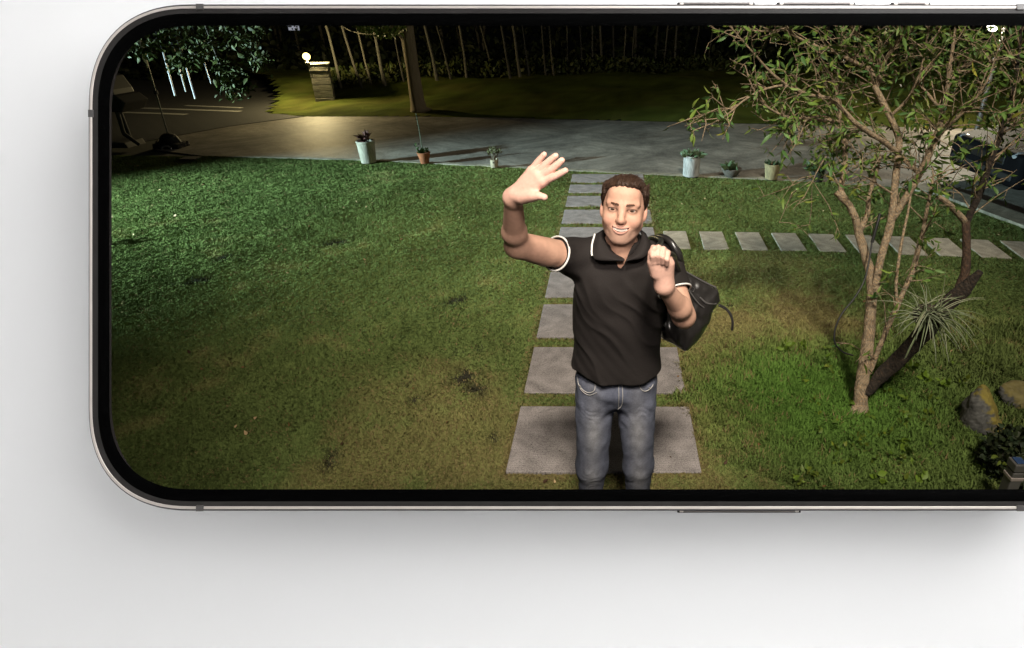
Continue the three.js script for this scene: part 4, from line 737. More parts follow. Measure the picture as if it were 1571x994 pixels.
  // low wide bowl with a rosette of fleshy leaves
  const e = pot('potted_plant', 'low wide grey bowl with fleshy rounded green leaves', 1121, 270.5, [[0.001, 0], [0.07, 0], [0.085, 0.01], [0.135, 0.085], [0.152, 0.125], [0.148, 0.132], [0.135, 0.132], [0.128, 0.10], [0.05, 0.09]], [0.21, 0.185, 0.16]);
  leaves(e, leafGeo(0.12, 0.038, 0.15, 0.3), leafMat([0.095, 0.135, 0.065]), Array.from({ length: 44 }, () => { const q = R() * 6.28, t = R(); return [V(Math.cos(q) * 0.1 * t, 0.115, Math.sin(q) * 0.1 * t), V(Math.cos(q) * t * 1.2, 0.5 + 0.7 * (1 - t * 0.6), Math.sin(q) * t * 1.2), 0.65 + 0.6 * R()]; }));
  // yellowed bucket with low dark plants
  const f = pot('potted_plant', 'stained yellowish bucket pot with low dark green leaves', 1183, 274.5, wall(0.088, 0.120, 0.235, 0.006), [0.50, 0.41, 0.22]);
  leaves(f, leafGeo(0.07, 0.02, 0.3, 0.25), leafMat([0.045, 0.07, 0.03]), Array.from({ length: 40 }, () => { const q = R() * 6.28, rr = 0.1 * Math.sqrt(R()); return [V(Math.cos(q) * rr, 0.20 + 0.02 * R(), Math.sin(q) * rr), V(Math.cos(q) * 0.6, 0.5 + R(), Math.sin(q) * 0.6), 0.6 + 0.7 * R()]; }));
  // dark glazed pot half hidden by the tree
  const g = pot('potted_plant', 'small dark glazed pot with drooping leaves, rightmost, below the tree crown', 1253, 277.5, wall(0.08, 0.095, 0.16, 0.006), [0.035, 0.04, 0.022]);
  leaves(g, leafGeo(0.12, 0.022, 0.6, 0.25), leafMat([0.05, 0.085, 0.03]), Array.from({ length: 46 }, () => { const q = R() * 6.28, rr = 0.07 * Math.sqrt(R()); return [V(Math.cos(q) * rr - 0.02, 0.14 + 0.03 * R(), Math.sin(q) * rr), V(Math.cos(q) * 1.2 - 0.3, 0.3 + R(), Math.sin(q)), 0.6 + 0.8 * R()]; }));
}

// the gate pillar of stone blocks with its round lamp
{
  const P = onGround(501, 158), R = rng(55), o = thing('gate_pillar', 'pale stone block pillar with a flat cap under a glowing lamp', 'pillar', V(P.x, 0.0, P.z), 0.35);
  const stone = [0, 1, 2].map((k) => std([0.44 + 0.04 * k, 0.435 + 0.04 * k, 0.38 + 0.03 * k], 0.9, { map: tint(concreteTex, 0.8, 0.8), bumpMap: tint(grain, 2, 2), bumpScale: 0.006 }));
  let y = 0; const hs = [0.16, 0.17, 0.155, 0.175, 0.165, 0.165];
  hs.forEach((h, i) => { part('stone_block', rbox(0.46 + 0.03 * (R() - 0.5), h - 0.012, 0.46 + 0.03 * (R() - 0.5), 0.012, (R() - 0.5) * 0.014, y + h / 2, (R() - 0.5) * 0.014), stone[i % 3], o); y += h; });
  part('core', box(0.40, y - 0.01, 0.40, 0, y / 2, 0), std([0.08, 0.08, 0.07], 1), o);
  part('cap', rbox(0.52, 0.035, 0.52, 0.01, 0, y + 0.014, 0), stone[2], o);
  const L = thing('pillar_lamp', 'round glowing yellow lamp on top of the stone gate pillar', 'lamp', V(P.x, y + 0.032, P.z));
  const off = V(-0.13, 0, 0.30);
  part('bracket', rbox(0.06, 0.02, 0.42, 0.006, off.x, 0.012, 0.12), std([0.03, 0.03, 0.03], 0.5), L);
  part('base', lathe([[0.001, 0], [0.05, 0], [0.05, 0.015], [0.02, 0.03], [0.02, 0.055], [0.001, 0.055]], 16).translate(off.x, 0.02, off.z), std([0.03, 0.03, 0.03], 0.5), L);
  part('lamp_globe', new THREE.SphereGeometry(0.088, 28, 20).translate(off.x, 0.175, off.z), std([0.9, 0.85, 0.6], 0.4, { emissive: new THREE.Color().setRGB(1, 0.74, 0.22), emissiveIntensity: 6 }), L);
  const pl = new THREE.PointLight(new THREE.Color().setRGB(1, 0.80, 0.40), LD); pl.name = 'pillar_light'; pl.position.set(off.x, 0.175, off.z); pl.shadow.radius = 5; pl.castShadow = true; L.add(pl);
}
// the tall tree on the verge
{
  const R = rng(90), P = onGround(643, 171), o = thing('verge_tree', 'straight thick trunked tree standing alone on the verge, leaves at the top', 'tree', V(P.x, verge(P.x, P.z), P.z));
  const bark = std([0.42, 0.34, 0.23], 0.95, { bumpMap: tint(grain, 3, 6), bumpScale: 0.02 });
  part('trunk', tube([V(0.03, -0.05, 0), V(0.0, 0.06, 0), V(-0.01, 0.3, 0), V(-0.02, 1, 0), V(-0.02, 2.0, 0), V(0.05, 3.4, 0.05), V(0.05, 5, 0)], [0.30, 0.20, 0.165, 0.150, 0.145, 0.12, 0.07], 18, { wob: 0.06 }), bark, o);
  part('limb', join([tube([V(-0.02, 1.55, 0), V(-0.35, 1.95, 0.25), V(-0.7, 2.2, 0.4)], [0.05, 0.035, 0.02], 8), tube([V(0, 1.9, 0), V(0.4, 2.4, 0.3), V(0.9, 2.7, 0.3)], [0.05, 0.035, 0.02], 8)]), bark, o);
  const list = []; for (const [cx, cy, cz, n, sx] of [[-0.45, 1.98, 0.4, 520, 0.55], [-0.9, 2.15, 0.3, 260, 0.4], [0.5, 2.65, 0.3, 400, 0.6], [-0.2, 2.7, 0.1, 600, 0.8]]) for (let i = 0; i < n; i++) { const d = randDir(R), r = Math.cbrt(R()); list.push([orient(V(cx + d.x * r * sx, cy + d.y * r * 0.30, cz + d.z * r * sx), randDir(R).add(V(0, -0.3, 0)), R() * 6, 0.7 + 0.7 * R()), greenTint(R)]); }
  foliage('foliage', list, leafGeo(0.11, 0.028), leafMat([0.14, 0.20, 0.045]), o);
}
// the wood: thin pale trunks in front of a dark mass
{
  const R = rng(120), bark = [0, 1, 2].map((i) => std([[0.11, 0.105, 0.085], [0.075, 0.07, 0.058], [0.14, 0.13, 0.10]][i], 0.95, { bumpMap: tint(grain, 5, 10), bumpScale: 0.01 }));
  const leafM = leafMat([0.035, 0.05, 0.02]), lg = leafGeo(0.13, 0.035);
  // [view x at the foot, view y at the foot, lean towards the top, radius]
  const feet = [[528, 143, -10, 0.075], [557, 143, -14, 0.06], [572, 141, -9, 0.045], [593, 142, -6, 0.07], [622, 139, -6, 0.03], [633, 137, -8, 0.035], [672, 138, -12, 0.045], [693, 137, -12, 0.05], [717, 135, -5, 0.055], [756, 125, -14, 0.04], [784, 133, -10, 0.045], [799, 132, -8, 0.05], [812, 131, -7, 0.035], [839, 130, -5, 0.05], [852, 129, -8, 0.045], [872, 127, -2, 0.03], [892, 126, -3, 0.05], [909, 124, -1, 0.045], [925, 124, -3, 0.04], [939, 122, 0, 0.045], [957, 121, 0, 0.045], [970, 121, 2, 0.03], [1004, 119, 3, 0.04], [1018, 117, 3, 0.04], [1033, 118, 4, 0.045], [1062, 117, 5, 0.03], [1085, 118, 6, 0.04]];
  const lit = ['tall pale trunk', 'slim pale trunk', 'thin grey trunk'];
  const near = (x) => x < 560 ? 'right of the lamp pillar' : x < 640 ? 'left of the thick verge tree' : x < 760 ? 'right of the thick verge tree' : x < 880 ? 'above the waving hand' : x < 1000 ? 'above the man\'s head' : 'left of the big tree\'s crown';
  const ord = ['first', 'second', 'third', 'fourth', 'fifth', 'sixth', 'seventh', 'eighth']; const seen = {};
  feet.forEach(([fx, fy, lean, r], i) => {
    const b = onGround(fx, fy + 3), k = near(fx); seen[k] = (seen[k] ?? -1) + 1;
    const o = thing('thin_tree', `${lit[i % 3]} in the dark wood, ${ord[seen[k]]} from left ${k}`, 'tree', V(b.x, verge(b.x, b.z) - 0.05, b.z), 0, 'thin trees of the dark wood');
    const h = 5.2 + R() * 1.6, L = lean * 0.022, pts = [], rad = [], s = R() * 9;
    for (let j = 0; j <= 9; j++) { const t = j / 9; pts.push(V(L * 3 * t + 0.10 * noise(t * 2.2, s, 1) * (0.3 + t), h * t, 0.12 * noise(t * 2, s, 5))); rad.push((0.42 + 0.45 * ((i * 7919) % 13) / 13) * r * (1.15 - 0.6 * t) * (j === 0 ? 1.3 : 1)); }
    part('trunk', tube(pts, rad, 9, { wob: 0.1, seed: i }), bark[i % 3], o);
    const tw = []; for (let j = 0; j < 5; j++) { const q = pts[3 + Math.floor(R() * 6)], d = V(R() - 0.5, 0.35, R() - 0.5).normalize(); tw.push(tube([q, q.clone().addScaledVector(d, 0.35), q.clone().addScaledVector(d, 0.75).add(V(0, 0.15, 0))], [0.016, 0.011, 0.005], 5)); }
    part('branch', join(tw), bark[i % 3], o);
    const list = []; for (let j = 0; j < 90; j++) { const q = pts[5 + Math.floor(R() * 5)], d = randDir(R).multiplyScalar(0.9 * Math.cbrt(R())); list.push([orient(q.clone().add(V(d.x, d.y * 0.7, d.z)), randDir(R), R() * 6, 0.7 + 0.7 * R()), greenTint(R)]); }
    foliage('crown', list, lg, leafM, o);
  });
  // undergrowth and the trees nobody could count behind
  const wood = new THREE.Group(); wood.name = 'undergrowth'; wood.userData = { kind: 'stuff', label: 'dark undergrowth and far trees of the night wood' }; scene.add(wood);
  const list = []; for (let i = 0; i < 26000; i++) { const x = -24 + 50 * R(), z = -20.6 - 5 * Math.pow(R(), 0.8), y = Math.pow(R(), 1.6) * (z < -22 ? 6.5 : 1.0); list.push([orient(V(x, y, z), randDir(R), R() * 6, 1 + 1.8 * R()), greenTint(R)]); }
  foliage('leaves', list, lg, leafMat([0.02, 0.028, 0.012]), wood);
  const low = []; for (let i = 0; i < 5000; i++) { const a = R(), px_ = lerp(505, 1130, a), b = onGround(px_, lerp(146, 121, Math.pow(a, 0.6)) - 6 * R() + 4), y = 0.35 * Math.pow(R(), 1.4); low.push([orient(V(b.x, verge(b.x, b.z) + y, b.z), randDir(R).add(V(0, 0.6, 0)), R() * 6, 0.7 + R()), greenTint(R)]); }
  foliage('leaves', low, lg, leafMat([0.05, 0.065, 0.022]), wood);
  const far = []; for (let i = 0; i < 40; i++) { const x = -22 + 46 * R(), z = -22 - 4 * R(), s = R() * 9; far.push(tube(Array.from({ length: 6 }, (_, j) => V(x + 0.15 * noise(j * 0.6, s, 2) + (R() - 0.5) * 0.03, j * 1.3 - 0.2, z)), [0.06, 0.055, 0.05, 0.045, 0.04, 0.03], 7)); }
  part('trunks', join(far), bark[1], wood).userData.kind = 'stuff';
  // a slack rope rail in front of the wood, on short posts
  const rail = thing('rope_rail', 'low slack rope rail on thin posts in front of the wood', 'railing', onGround(700, 139));
  const rp = [[500, 125], [560, 124], [640, 122.5], [720, 121], [800, 120.5], [880, 120]].map(([a, b]) => { const g = atDepth(a, b, 18.3); return g.sub(rail.position); });
  part('rope', tube(spline(rp.flatMap((p, i) => i < rp.length - 1 ? [p, p.clone().lerp(rp[i + 1], 0.5).add(V(0, -0.05, 0))] : [p]), 60), new Array(61).fill(0.011), 6), std([0.15, 0.14, 0.11], 0.9), rail);
  rp.forEach((p) => part('post', tube([V(p.x, -0.25, p.z), p.clone().add(V(0, 0.05, 0))], [0.022, 0.02], 7), bark[1], rail));
  // a slack overhead cable near the top left
  tag(part(numbered('overhead_cable'), tube(spline([atDepth(500, 20, 16), atDepth(540, 48, 16), atDepth(590, 51, 16), atDepth(660, 30, 16)], 30), new Array(31).fill(0.011), 6), std([0.16, 0.15, 0.12], 0.8), scene), 'slack cable hanging in front of the wood near the pillar lamp', 'cable');
  // small pale panel far away above the pillar lamp, made to glow by emission
  const nb = thing('glowing_panel', 'small pale glowing panel far away above the pillar lamp', 'sign', atDepth(451, 44, 21).setY(0));
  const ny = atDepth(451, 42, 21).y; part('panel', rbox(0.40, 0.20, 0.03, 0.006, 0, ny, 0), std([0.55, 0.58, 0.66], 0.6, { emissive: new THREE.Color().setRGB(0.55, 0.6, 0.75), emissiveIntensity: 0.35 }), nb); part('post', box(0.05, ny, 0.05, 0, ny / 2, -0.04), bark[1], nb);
  for (const [x, y, w] of [[-0.12, 0.03, 0.12], [0.05, 0.04, 0.05], [0.13, 0.02, 0.07], [-0.05, -0.05, 0.05], [0.1, -0.05, 0.12]]) part('mark', box(w, 0.05, 0.004, x, ny + y, 0.017), std([0.03, 0.03, 0.04], 0.8), nb);
}
// left side: flag on a pole with its base, slim poles, the dark grill, hanging branch
{
  const R = rng(610), steel = std([0.30, 0.30, 0.30], 0.4, { metalness: 0.7 }), dark = std([0.012, 0.011, 0.011], 0.7);
  const B = onGround(263, 224), o = thing('flag_pole', 'thin leaning pole with a furled white and yellow flag on a dark base', 'flag pole', V(B.x, -0.02, B.z));
  const top = atZ(211, 45, B.z - 0.1).sub(o.position), bot = V(0, 0.05, 0), pt = (t) => bot.clone().lerp(top, t);
  part('pole', tube([bot, pt(0.35), pt(0.7), top], [0.014, 0.012, 0.011, 0.009], 9), std([0.12, 0.12, 0.11], 0.5, { metalness: 0.5 }), o);
  part('clamp', tube([pt(0.455), pt(0.485)], [0.035, 0.032], 10), dark, o);
  const fl = []; for (let i = 0; i <= 10; i++) { const t = i / 10; fl.push(pt(lerp(0.68, 0.97, t)).add(V(0.012 * noise(t * 3, 1, 1), 0, 0.02))); }
  const fw = [0.008, 0.018, 0.033, 0.044, 0.042, 0.036, 0.03, 0.026, 0.022, 0.016, 0.008];
  const flag = painted(tube(fl, fw, 14, { wob: 0.35, flat: 0.6 }), (x, y, z) => { const t = (y - fl[0].y) / (fl[10].y - fl[0].y), n = noise(x * 30, y * 12, z * 30); return t < 0.45 ? lerpC([0.62, 0.58, 0.36], [0.7, 0.66, 0.5], n * 0.5 + 0.5) : lerpC([0.30, 0.32, 0.30], [0.55, 0.56, 0.56], n * 0.5 + 0.5); });
  part('flag', flag, std([1, 1, 1], 0.8, { vertexColors: true }), o);
  part('base', mesher((x, y, z) => smin(egg(x, y, z, [0, 0.10, 0], [0.17, 0.16, 0.13]), box3(x, y, z, [0.02, 0.04, 0.02], [0.24, 0.05, 0.16]), 0.06) + 0.012 * noise(x * 18, y * 18, z * 18), [-0.3, -0.03, -0.25], [0.34, 0.32, 0.27], 0.02), dark, o);
  part('wheel', new THREE.TorusGeometry(0.07, 0.02, 8, 20).rotateY(0.5).translate(0.06, 0.0, 0.22), std([0.16, 0.17, 0.18], 0.4, { metalness: 0.6 }), o);
  // folding frame lying beside it
  const F = onGround(305, 244), fr = thing('folding_frame', 'thin pale bent rod frame lying on the grass beside the flag pole base', 'frame', V(F.x, 0, F.z));
  part('rod', tube([atDepth(281, 240, 11).sub(fr.position), atDepth(303, 237, 11).sub(fr.position), atDepth(305, 236.5, 11).sub(fr.position)], [0.013, 0.012, 0.012], 7), steel, fr);
  part('rod', tube([atDepth(306, 237.5, 11).sub(fr.position), atDepth(322, 250, 10.6).sub(fr.position)], [0.013, 0.012], 7), steel, fr);
  part('panel', rbox(0.26, 0.02, 0.2, 0.005, -0.12, 0.02, 0.02), std([0.05, 0.045, 0.035], 0.8), fr);
  // slim glowing tubes hanging from the branch
  [['white', 'longest, left of the yellowish one', [250, 80], [268.5, 146], 0.0095, [0.72, 0.78, 0.9]], ['yellowish', 'between the two white ones', [267, 75], [285, 140], 0.0070, [0.62, 0.55, 0.28]], ['blue white', 'lowest of them', [284, 98], [299.5, 151], 0.0090, [0.6, 0.7, 1.0]], ['faint bluish', 'rightmost, among the leaves', [308, 80], [324, 128], 0.0055, [0.22, 0.27, 0.40]]].forEach(([nm, which, a, b, r, c]) => {
    const t = atDepth(a[0], a[1], 7.5), u = atDepth(b[0], b[1], 7.5), p = thing('light_tube', `slim glowing ${nm} tube hanging from the leafy branch, ${which}`, 'light tube', t.clone());
    u.sub(p.position);
    part('lamp_tube', tube([V(0, 0, 0), u.clone().multiplyScalar(0.5), u], [r * 0.8, r, r], 10), std([0.5, 0.5, 0.5], 0.3, { emissive: new THREE.Color().setRGB(...c), emissiveIntensity: 0.14 }), p);
    part('tip', new THREE.SphereGeometry(r * 1.15, 10, 8).translate(u.x, u.y, u.z), std([0.7, 0.7, 0.7], 0.3), p);
    part('wire', tube([V(0, 0, 0), V(-0.02, 0.35, 0)], [0.003, 0.003], 5), dark, p);
  });
  // dark kettle grill on splayed legs at the frame's left
  const G = onGround(188, 228), g = thing('garden_grill', 'dark boxy grill on splayed legs at the left edge', 'grill', V(G.x, 0, G.z));
  const rel = (a, b, z = 0) => atZ(a, b, G.z + z).sub(g.position);
  const hull = (pts, d) => { const s = new THREE.Shape(pts.map(([a, b]) => { const q = rel(a, b); return new THREE.Vector2(q.x, q.y); })); return new THREE.ExtrudeGeometry(s, { depth: d, bevelEnabled: true, bevelSize: 0.02, bevelThickness: 0.02, bevelSegments: 2 }).translate(0, 0, -d / 2); };
  part('cabinet', hull([[150, 132], [168, 136], [196, 146], [208, 155], [203, 167], [184, 166], [150, 160]], 0.5), std([0.014, 0.013, 0.013], 0.55), g);
  part('lid', hull([[150, 108], [172, 118], [186, 136], [190, 143], [168, 136], [150, 132]], 0.42), std([0.012, 0.012, 0.012], 0.55), g);
  for (const [a, b, c, d, z] of [[178, 165, 190, 205, 0.2], [183, 168, 199, 210, -0.15], [190, 205, 214, 222, 0.2], [160, 165, 156, 225, 0.2], [163, 165, 160, 220, -0.2]]) part('leg', tube([rel(a, b, z), rel(c, d, z)], [0.035, 0.03], 8), dark, g);
  part('shelf', hull([[158, 214], [204, 217], [208, 222], [158, 222]], 0.4), std([0.035, 0.034, 0.032], 0.7), g);
  // leafy branch hanging in from above
  const br = thing('hanging_branch', 'leafy branch hanging into view at the top left corner', 'branch', atDepth(300, -30, 7.2)), bark = std([0.05, 0.04, 0.03], 0.95);
  const D = (a, b, d) => atDepth(a, b, d).sub(br.position), main = [];
  const runs = [[[300, -40, 7.2], [310, 20, 7.1], [330, 80, 7.0], [345, 120, 6.9], [352, 143, 6.9]], [[300, -40, 7.2], [270, 20, 7.2], [240, 60, 7.1], [222, 75, 7.1], [196, 66, 7.0]], [[310, 10, 7.1], [355, 50, 7.0], [385, 80, 7.0], [402, 98, 6.9]], [[330, 60, 7.0], [290, 90, 7.1], [270, 98, 7.2]], [[320, 0, 7.1], [370, 30, 7.0], [398, 46, 7.0]], [[335, 95, 6.9], [362, 118, 6.9], [376, 132, 6.9]]];
  const list = [], big = [];
  for (const run of runs) { const pts = spline(run.map((p) => D(...p)), 24); main.push(tube(pts, pts.map((_, i) => 0.016 - 0.0005 * i), 6)); for (let i = 3; i < pts.length; i++) for (let k = 0; k < 13; k++) { const d = randDir(R), p = pts[i].clone().addScaledVector(d, 0.16 * R()); list.push([orient(p, randDir(R).add(V(0.1, -0.9, 0.2)), R() * 6, 0.6 + 0.6 * R()), greenTint(R, 1.0)]); } }
  for (let i = 0; i < 900; i++) { const p = D(lerp(245, 400, R()), lerp(-30, 75, Math.pow(R(), 1.1)), 7.0 + 0.9 * R()); list.push([orient(p, randDir(R).add(V(0, -0.6, 0)), R() * 6, 0.6 + 0.6 * R()), greenTint(R, 0.9)]); }
  part('branch', join(main), bark, br); foliage('foliage', list, leafGeo(0.078, 0.02, 0.2, 0.25), leafMat([0.045, 0.058, 0.013], 0.6), br);
}

// ------------------------------------------------------------------ the tree on the right, its air plant and cable
{
  const R = rng(2024), base = onGround(1318, 634);
  const tree = thing('garden_tree', 'many stemmed tree at the right with pale bark and fine leaves overhead', 'tree', V(base.x, -0.01, base.z));
  const barkTex = tex(256, 256, (u, v) => { const a = tile(u, v * 1, 7, 1), b = tile(u, v, 30, 6), c = sstep(0.25, 0.5, tile(u, v, 13, 9)), k = 0.62 + 0.14 * a + 0.10 * b; return [k + 0.10 * c, k * 0.95 + 0.05 * c, k * 0.88]; }, true);
  const bark = std([0.80, 0.68, 0.52], 0.9, { map: tint(barkTex, 6, 5), bumpMap: tint(barkTex, 6, 5), bumpScale: 0.012 });
  const darkBark = std([0.105, 0.085, 0.070], 0.95, { map: tint(barkTex, 6, 5), bumpMap: tint(barkTex, 8, 8), bumpScale: 0.02 });
  const D = (a, b, d) => atDepth(a, b, d).sub(tree.position);
  const limbs = [];                                                  // every centre line, for twigs to start from
  const limb = (pts, r, m = bark, o = {}) => {
    const line = spline(pts.map((p) => D(...p)), pts.length * 6), rad = line.map((_, i) => { const t = i / (line.length - 1) * (r.length - 1), k = Math.min(Math.floor(t), r.length - 2); return 0.92 * lerp(r[k], r[k + 1], t - k); });
    limbs.push({ line, rad, o }); return tube(line, rad, 11, { wob: 0.13, seed: pts[0][0] });
  };
  const stem = (name, g, m = bark, label) => part(name, g, m, tree, label);
  stem('trunk', limb([[1318, 640, 3.57], [1320, 612, 3.56], [1324, 575, 3.55], [1331, 530, 3.54], [1336, 475, 3.54], [1337, 428, 3.55], [1326, 388, 3.58], [1318, 358, 3.6], [1313, 336, 3.6]], [0.062, 0.050, 0.044, 0.040, 0.037, 0.034, 0.031, 0.028, 0.026], bark, { bare: 1 }));
  for (const [x, y] of [[1304, 636], [1330, 640], [1322, 646]]) stem('root', tube([D(1318, 615, 3.56), D((1318 + x) / 2, 628, 3.55), D(x, y, 3.53)], [0.028, 0.024, 0.010], 8, { wob: 0.2 }));
  stem('stem', limb([[1313, 336, 3.6], [1303, 316, 3.6], [1291, 303, 3.6], [1282, 295, 3.6]], [0.026, 0.024, 0.022, 0.019], bark, { bare: 1 }));
  stem('stem', limb([[1300, 312, 3.6], [1290, 290, 3.62], [1296, 255, 3.64], [1296, 225, 3.66], [1292, 200, 3.68], [1288, 186, 3.68]], [0.022, 0.018, 0.017, 0.016, 0.015, 0.011]));
  stem('stem', limb([[1316, 360, 3.6], [1330, 330, 3.62], [1334, 300, 3.64], [1345, 262, 3.7], [1350, 240, 3.75]], [0.020, 0.017, 0.015, 0.013, 0.010]));
  stem('stem', limb([[1330, 500, 3.54], [1341, 450, 3.52], [1351, 396, 3.5], [1364, 352, 3.5], [1370, 318, 3.5], [1373, 280, 3.52], [1378, 240, 3.55]], [0.024, 0.025, 0.025, 0.025, 0.024, 0.023, 0.023], bark, { bare: 1 }));
  stem('stem', limb([[1378, 240, 3.55], [1379, 212, 3.56], [1366, 180, 3.58], [1352, 152, 3.6], [1342, 130, 3.6], [1338, 108, 3.62]], [0.023, 0.022, 0.021, 0.020, 0.019, 0.017]));
  stem('stem', limb([[1368, 338, 3.5], [1388, 306, 3.46], [1411, 266, 3.42], [1433, 219, 3.40], [1446, 172, 3.40], [1453, 134, 3.42], [1462, 70, 3.45], [1470, 10, 3.5]], [0.023, 0.024, 0.022, 0.020, 0.017, 0.014, 0.010, 0.006]));
  stem('stem', limb([[1334, 572, 3.55], [1348, 535, 3.50], [1364, 498, 3.46], [1384, 452, 3.44], [1402, 410, 3.44], [1415, 358, 3.45], [1424, 312, 3.46], [1432, 268, 3.5]], [0.016, 0.017, 0.017, 0.016, 0.016, 0.013, 0.011, 0.008]));
  stem('stem', limb([[1376, 468, 3.45], [1375, 434, 3.43], [1383, 372, 3.42], [1392, 330, 3.42], [1397, 300, 3.44]], [0.009, 0.010, 0.009, 0.008, 0.006], bark, { bare: 1 }));
  const boughs = [
    [[[1338, 108, 3.62], [1312, 96, 3.6], [1284, 82, 3.55], [1236, 64, 3.5], [1203, 44, 3.45], [1180, 20, 3.4]], [0.016, 0.014, 0.012, 0.010, 0.007, 0.005]],
    [[[1338, 108, 3.62], [1330, 88, 3.6], [1318, 62, 3.55], [1304, 38, 3.5], [1290, 5, 3.45]], [0.015, 0.012, 0.010, 0.009, 0.006]],
    [[[1346, 130, 3.6], [1354, 100, 3.6], [1366, 80, 3.55], [1380, 62, 3.5], [1398, 38, 3.45], [1412, 5, 3.4]], [0.016, 0.014, 0.013, 0.011, 0.009, 0.006]],
    [[[1380, 238, 3.55], [1362, 222, 3.5], [1336, 205, 3.45], [1312, 188, 3.4], [1290, 165, 3.38], [1274, 152, 3.36], [1227, 142, 3.3], [1188, 116, 3.25], [1160, 86, 3.2], [1118, 38, 3.15]], [0.018, 0.017, 0.016, 0.015, 0.013, 0.012, 0.011, 0.009, 0.006, 0.004]],
    [[[1289, 188, 3.68], [1272, 184, 3.6], [1252, 185, 3.55], [1231, 188, 3.5], [1212, 193, 3.45]], [0.012, 0.010, 0.009, 0.007, 0.004]],
    [[[1289, 188, 3.68], [1287, 160, 3.7], [1280, 130, 3.72], [1276, 112, 3.74]], [0.012, 0.010, 0.008, 0.005]],
    [[[1240, 146, 3.3], [1205, 132, 3.25], [1180, 135, 3.2], [1159, 143, 3.18], [1136, 158, 3.16], [1118, 174, 3.14], [1092, 190, 3.1]], [0.010, 0.009, 0.008, 0.007, 0.006, 0.005, 0.003]],
    [[[1126, 168, 3.15], [1106, 166, 3.15], [1086, 173, 3.14], [1070, 182, 3.12]], [0.005, 0.004, 0.003, 0.002]],
    [[[1258, 178, 3.55], [1228, 182, 3.4], [1198, 176, 3.3], [1168, 156, 3.25], [1152, 128, 3.2], [1143, 100, 3.2]], [0.009, 0.008, 0.007, 0.006, 0.005, 0.004]],
    [[[1210, 44, 3.45], [1170, 48, 3.4], [1140, 44, 3.35], [1120, 38, 3.3]], [0.008, 0.006, 0.005, 0.004]],
    [[[1410, 266, 3.42], [1395, 252, 3.5], [1382, 240, 3.55]], [0.016, 0.016, 0.016]],
    [[[1366, 178, 3.58], [1392, 152, 3.5], [1412, 110, 3.4], [1422, 60, 3.35], [1430, 20, 3.3]], [0.011, 0.009, 0.008, 0.006, 0.004]],
    [[[1433, 219, 3.4], [1452, 196, 3.3], [1482, 168, 3.2], [1512, 128, 3.1], [1530, 80, 3.1]], [0.012, 0.010, 0.008, 0.006, 0.004]],
    [[[1446, 172, 3.4], [1420, 140, 3.5], [1402, 120, 3.6], [1396, 90, 3.7]], [0.010, 0.008, 0.006, 0.004]],
    [[[1453, 134, 3.42], [1480, 100, 3.5], [1510, 96, 3.6], [1545, 90, 3.7], [1590, 70, 3.8]], [0.010, 0.009, 0.008, 0.007, 0.004]],
    [[[1296, 225, 3.66], [1272, 236, 3.6], [1254, 262, 3.5], [1246, 280, 3.5]], [0.008, 0.006, 0.004, 0.003]],
    [[[1373, 300, 3.52], [1345, 282, 3.45], [1322, 270, 3.4], [1305, 276, 3.35]], [0.008, 0.006, 0.004, 0.003]],
  ];
  for (const [p, r] of boughs) stem('branch', limb(p, r));
  // the dark leaning trunk with its own upright
  stem('leaning_trunk', limb([[1328, 604, 3.54], [1352, 576, 3.5], [1384, 546, 3.44], [1420, 506, 3.36], [1450, 470, 3.30], [1478, 444, 3.26], [1505, 416, 3.2]], [0.030, 0.046, 0.050, 0.058, 0.050, 0.046, 0.018], darkBark, { bare: 1 }), darkBark, 'dark rough leaning trunk');
  stem('stem', limb([[1468, 452, 3.28], [1480, 420, 3.28], [1483, 380, 3.3], [1482, 350, 3.32], [1482, 338, 3.33]], [0.034, 0.026, 0.024, 0.024, 0.024], darkBark, { bare: 1 }), std([0.16, 0.105, 0.075], 0.95, { map: tint(barkTex, 6, 5), bumpMap: tint(barkTex, 6, 5), bumpScale: 0.012 }));
  stem('stem', limb([[1482, 342, 3.33], [1468, 326, 3.3], [1452, 310, 3.26], [1440, 302, 3.24]], [0.022, 0.020, 0.019, 0.016], bark, { bare: 1 }));
  stem('stem', limb([[1482, 342, 3.33], [1496, 312, 3.3], [1509, 278, 3.26], [1522, 240, 3.22], [1538, 196, 3.2], [1552, 150, 3.2], [1562, 90, 3.2], [1568, 20, 3.2]], [0.022, 0.021, 0.020, 0.019, 0.016, 0.013, 0.010, 0.007], darkBark), darkBark);
  stem('branch', limb([[1535, 205, 3.2], [1556, 194, 3.15], [1590, 172, 3.1]], [0.007, 0.006, 0.005], darkBark), darkBark);
  // twigs and leaves
  const twigs = [], spots = [], rand = (s) => (R() - 0.5) * 2 * s;
  const view = (p) => { const q = p.clone().add(tree.position).sub(EYE), dep = -q.y * SP - q.z * CP, up = q.y * CP - q.z * SP; return [936 + 867 * q.x / dep, 395 - 867 * up / dep]; };
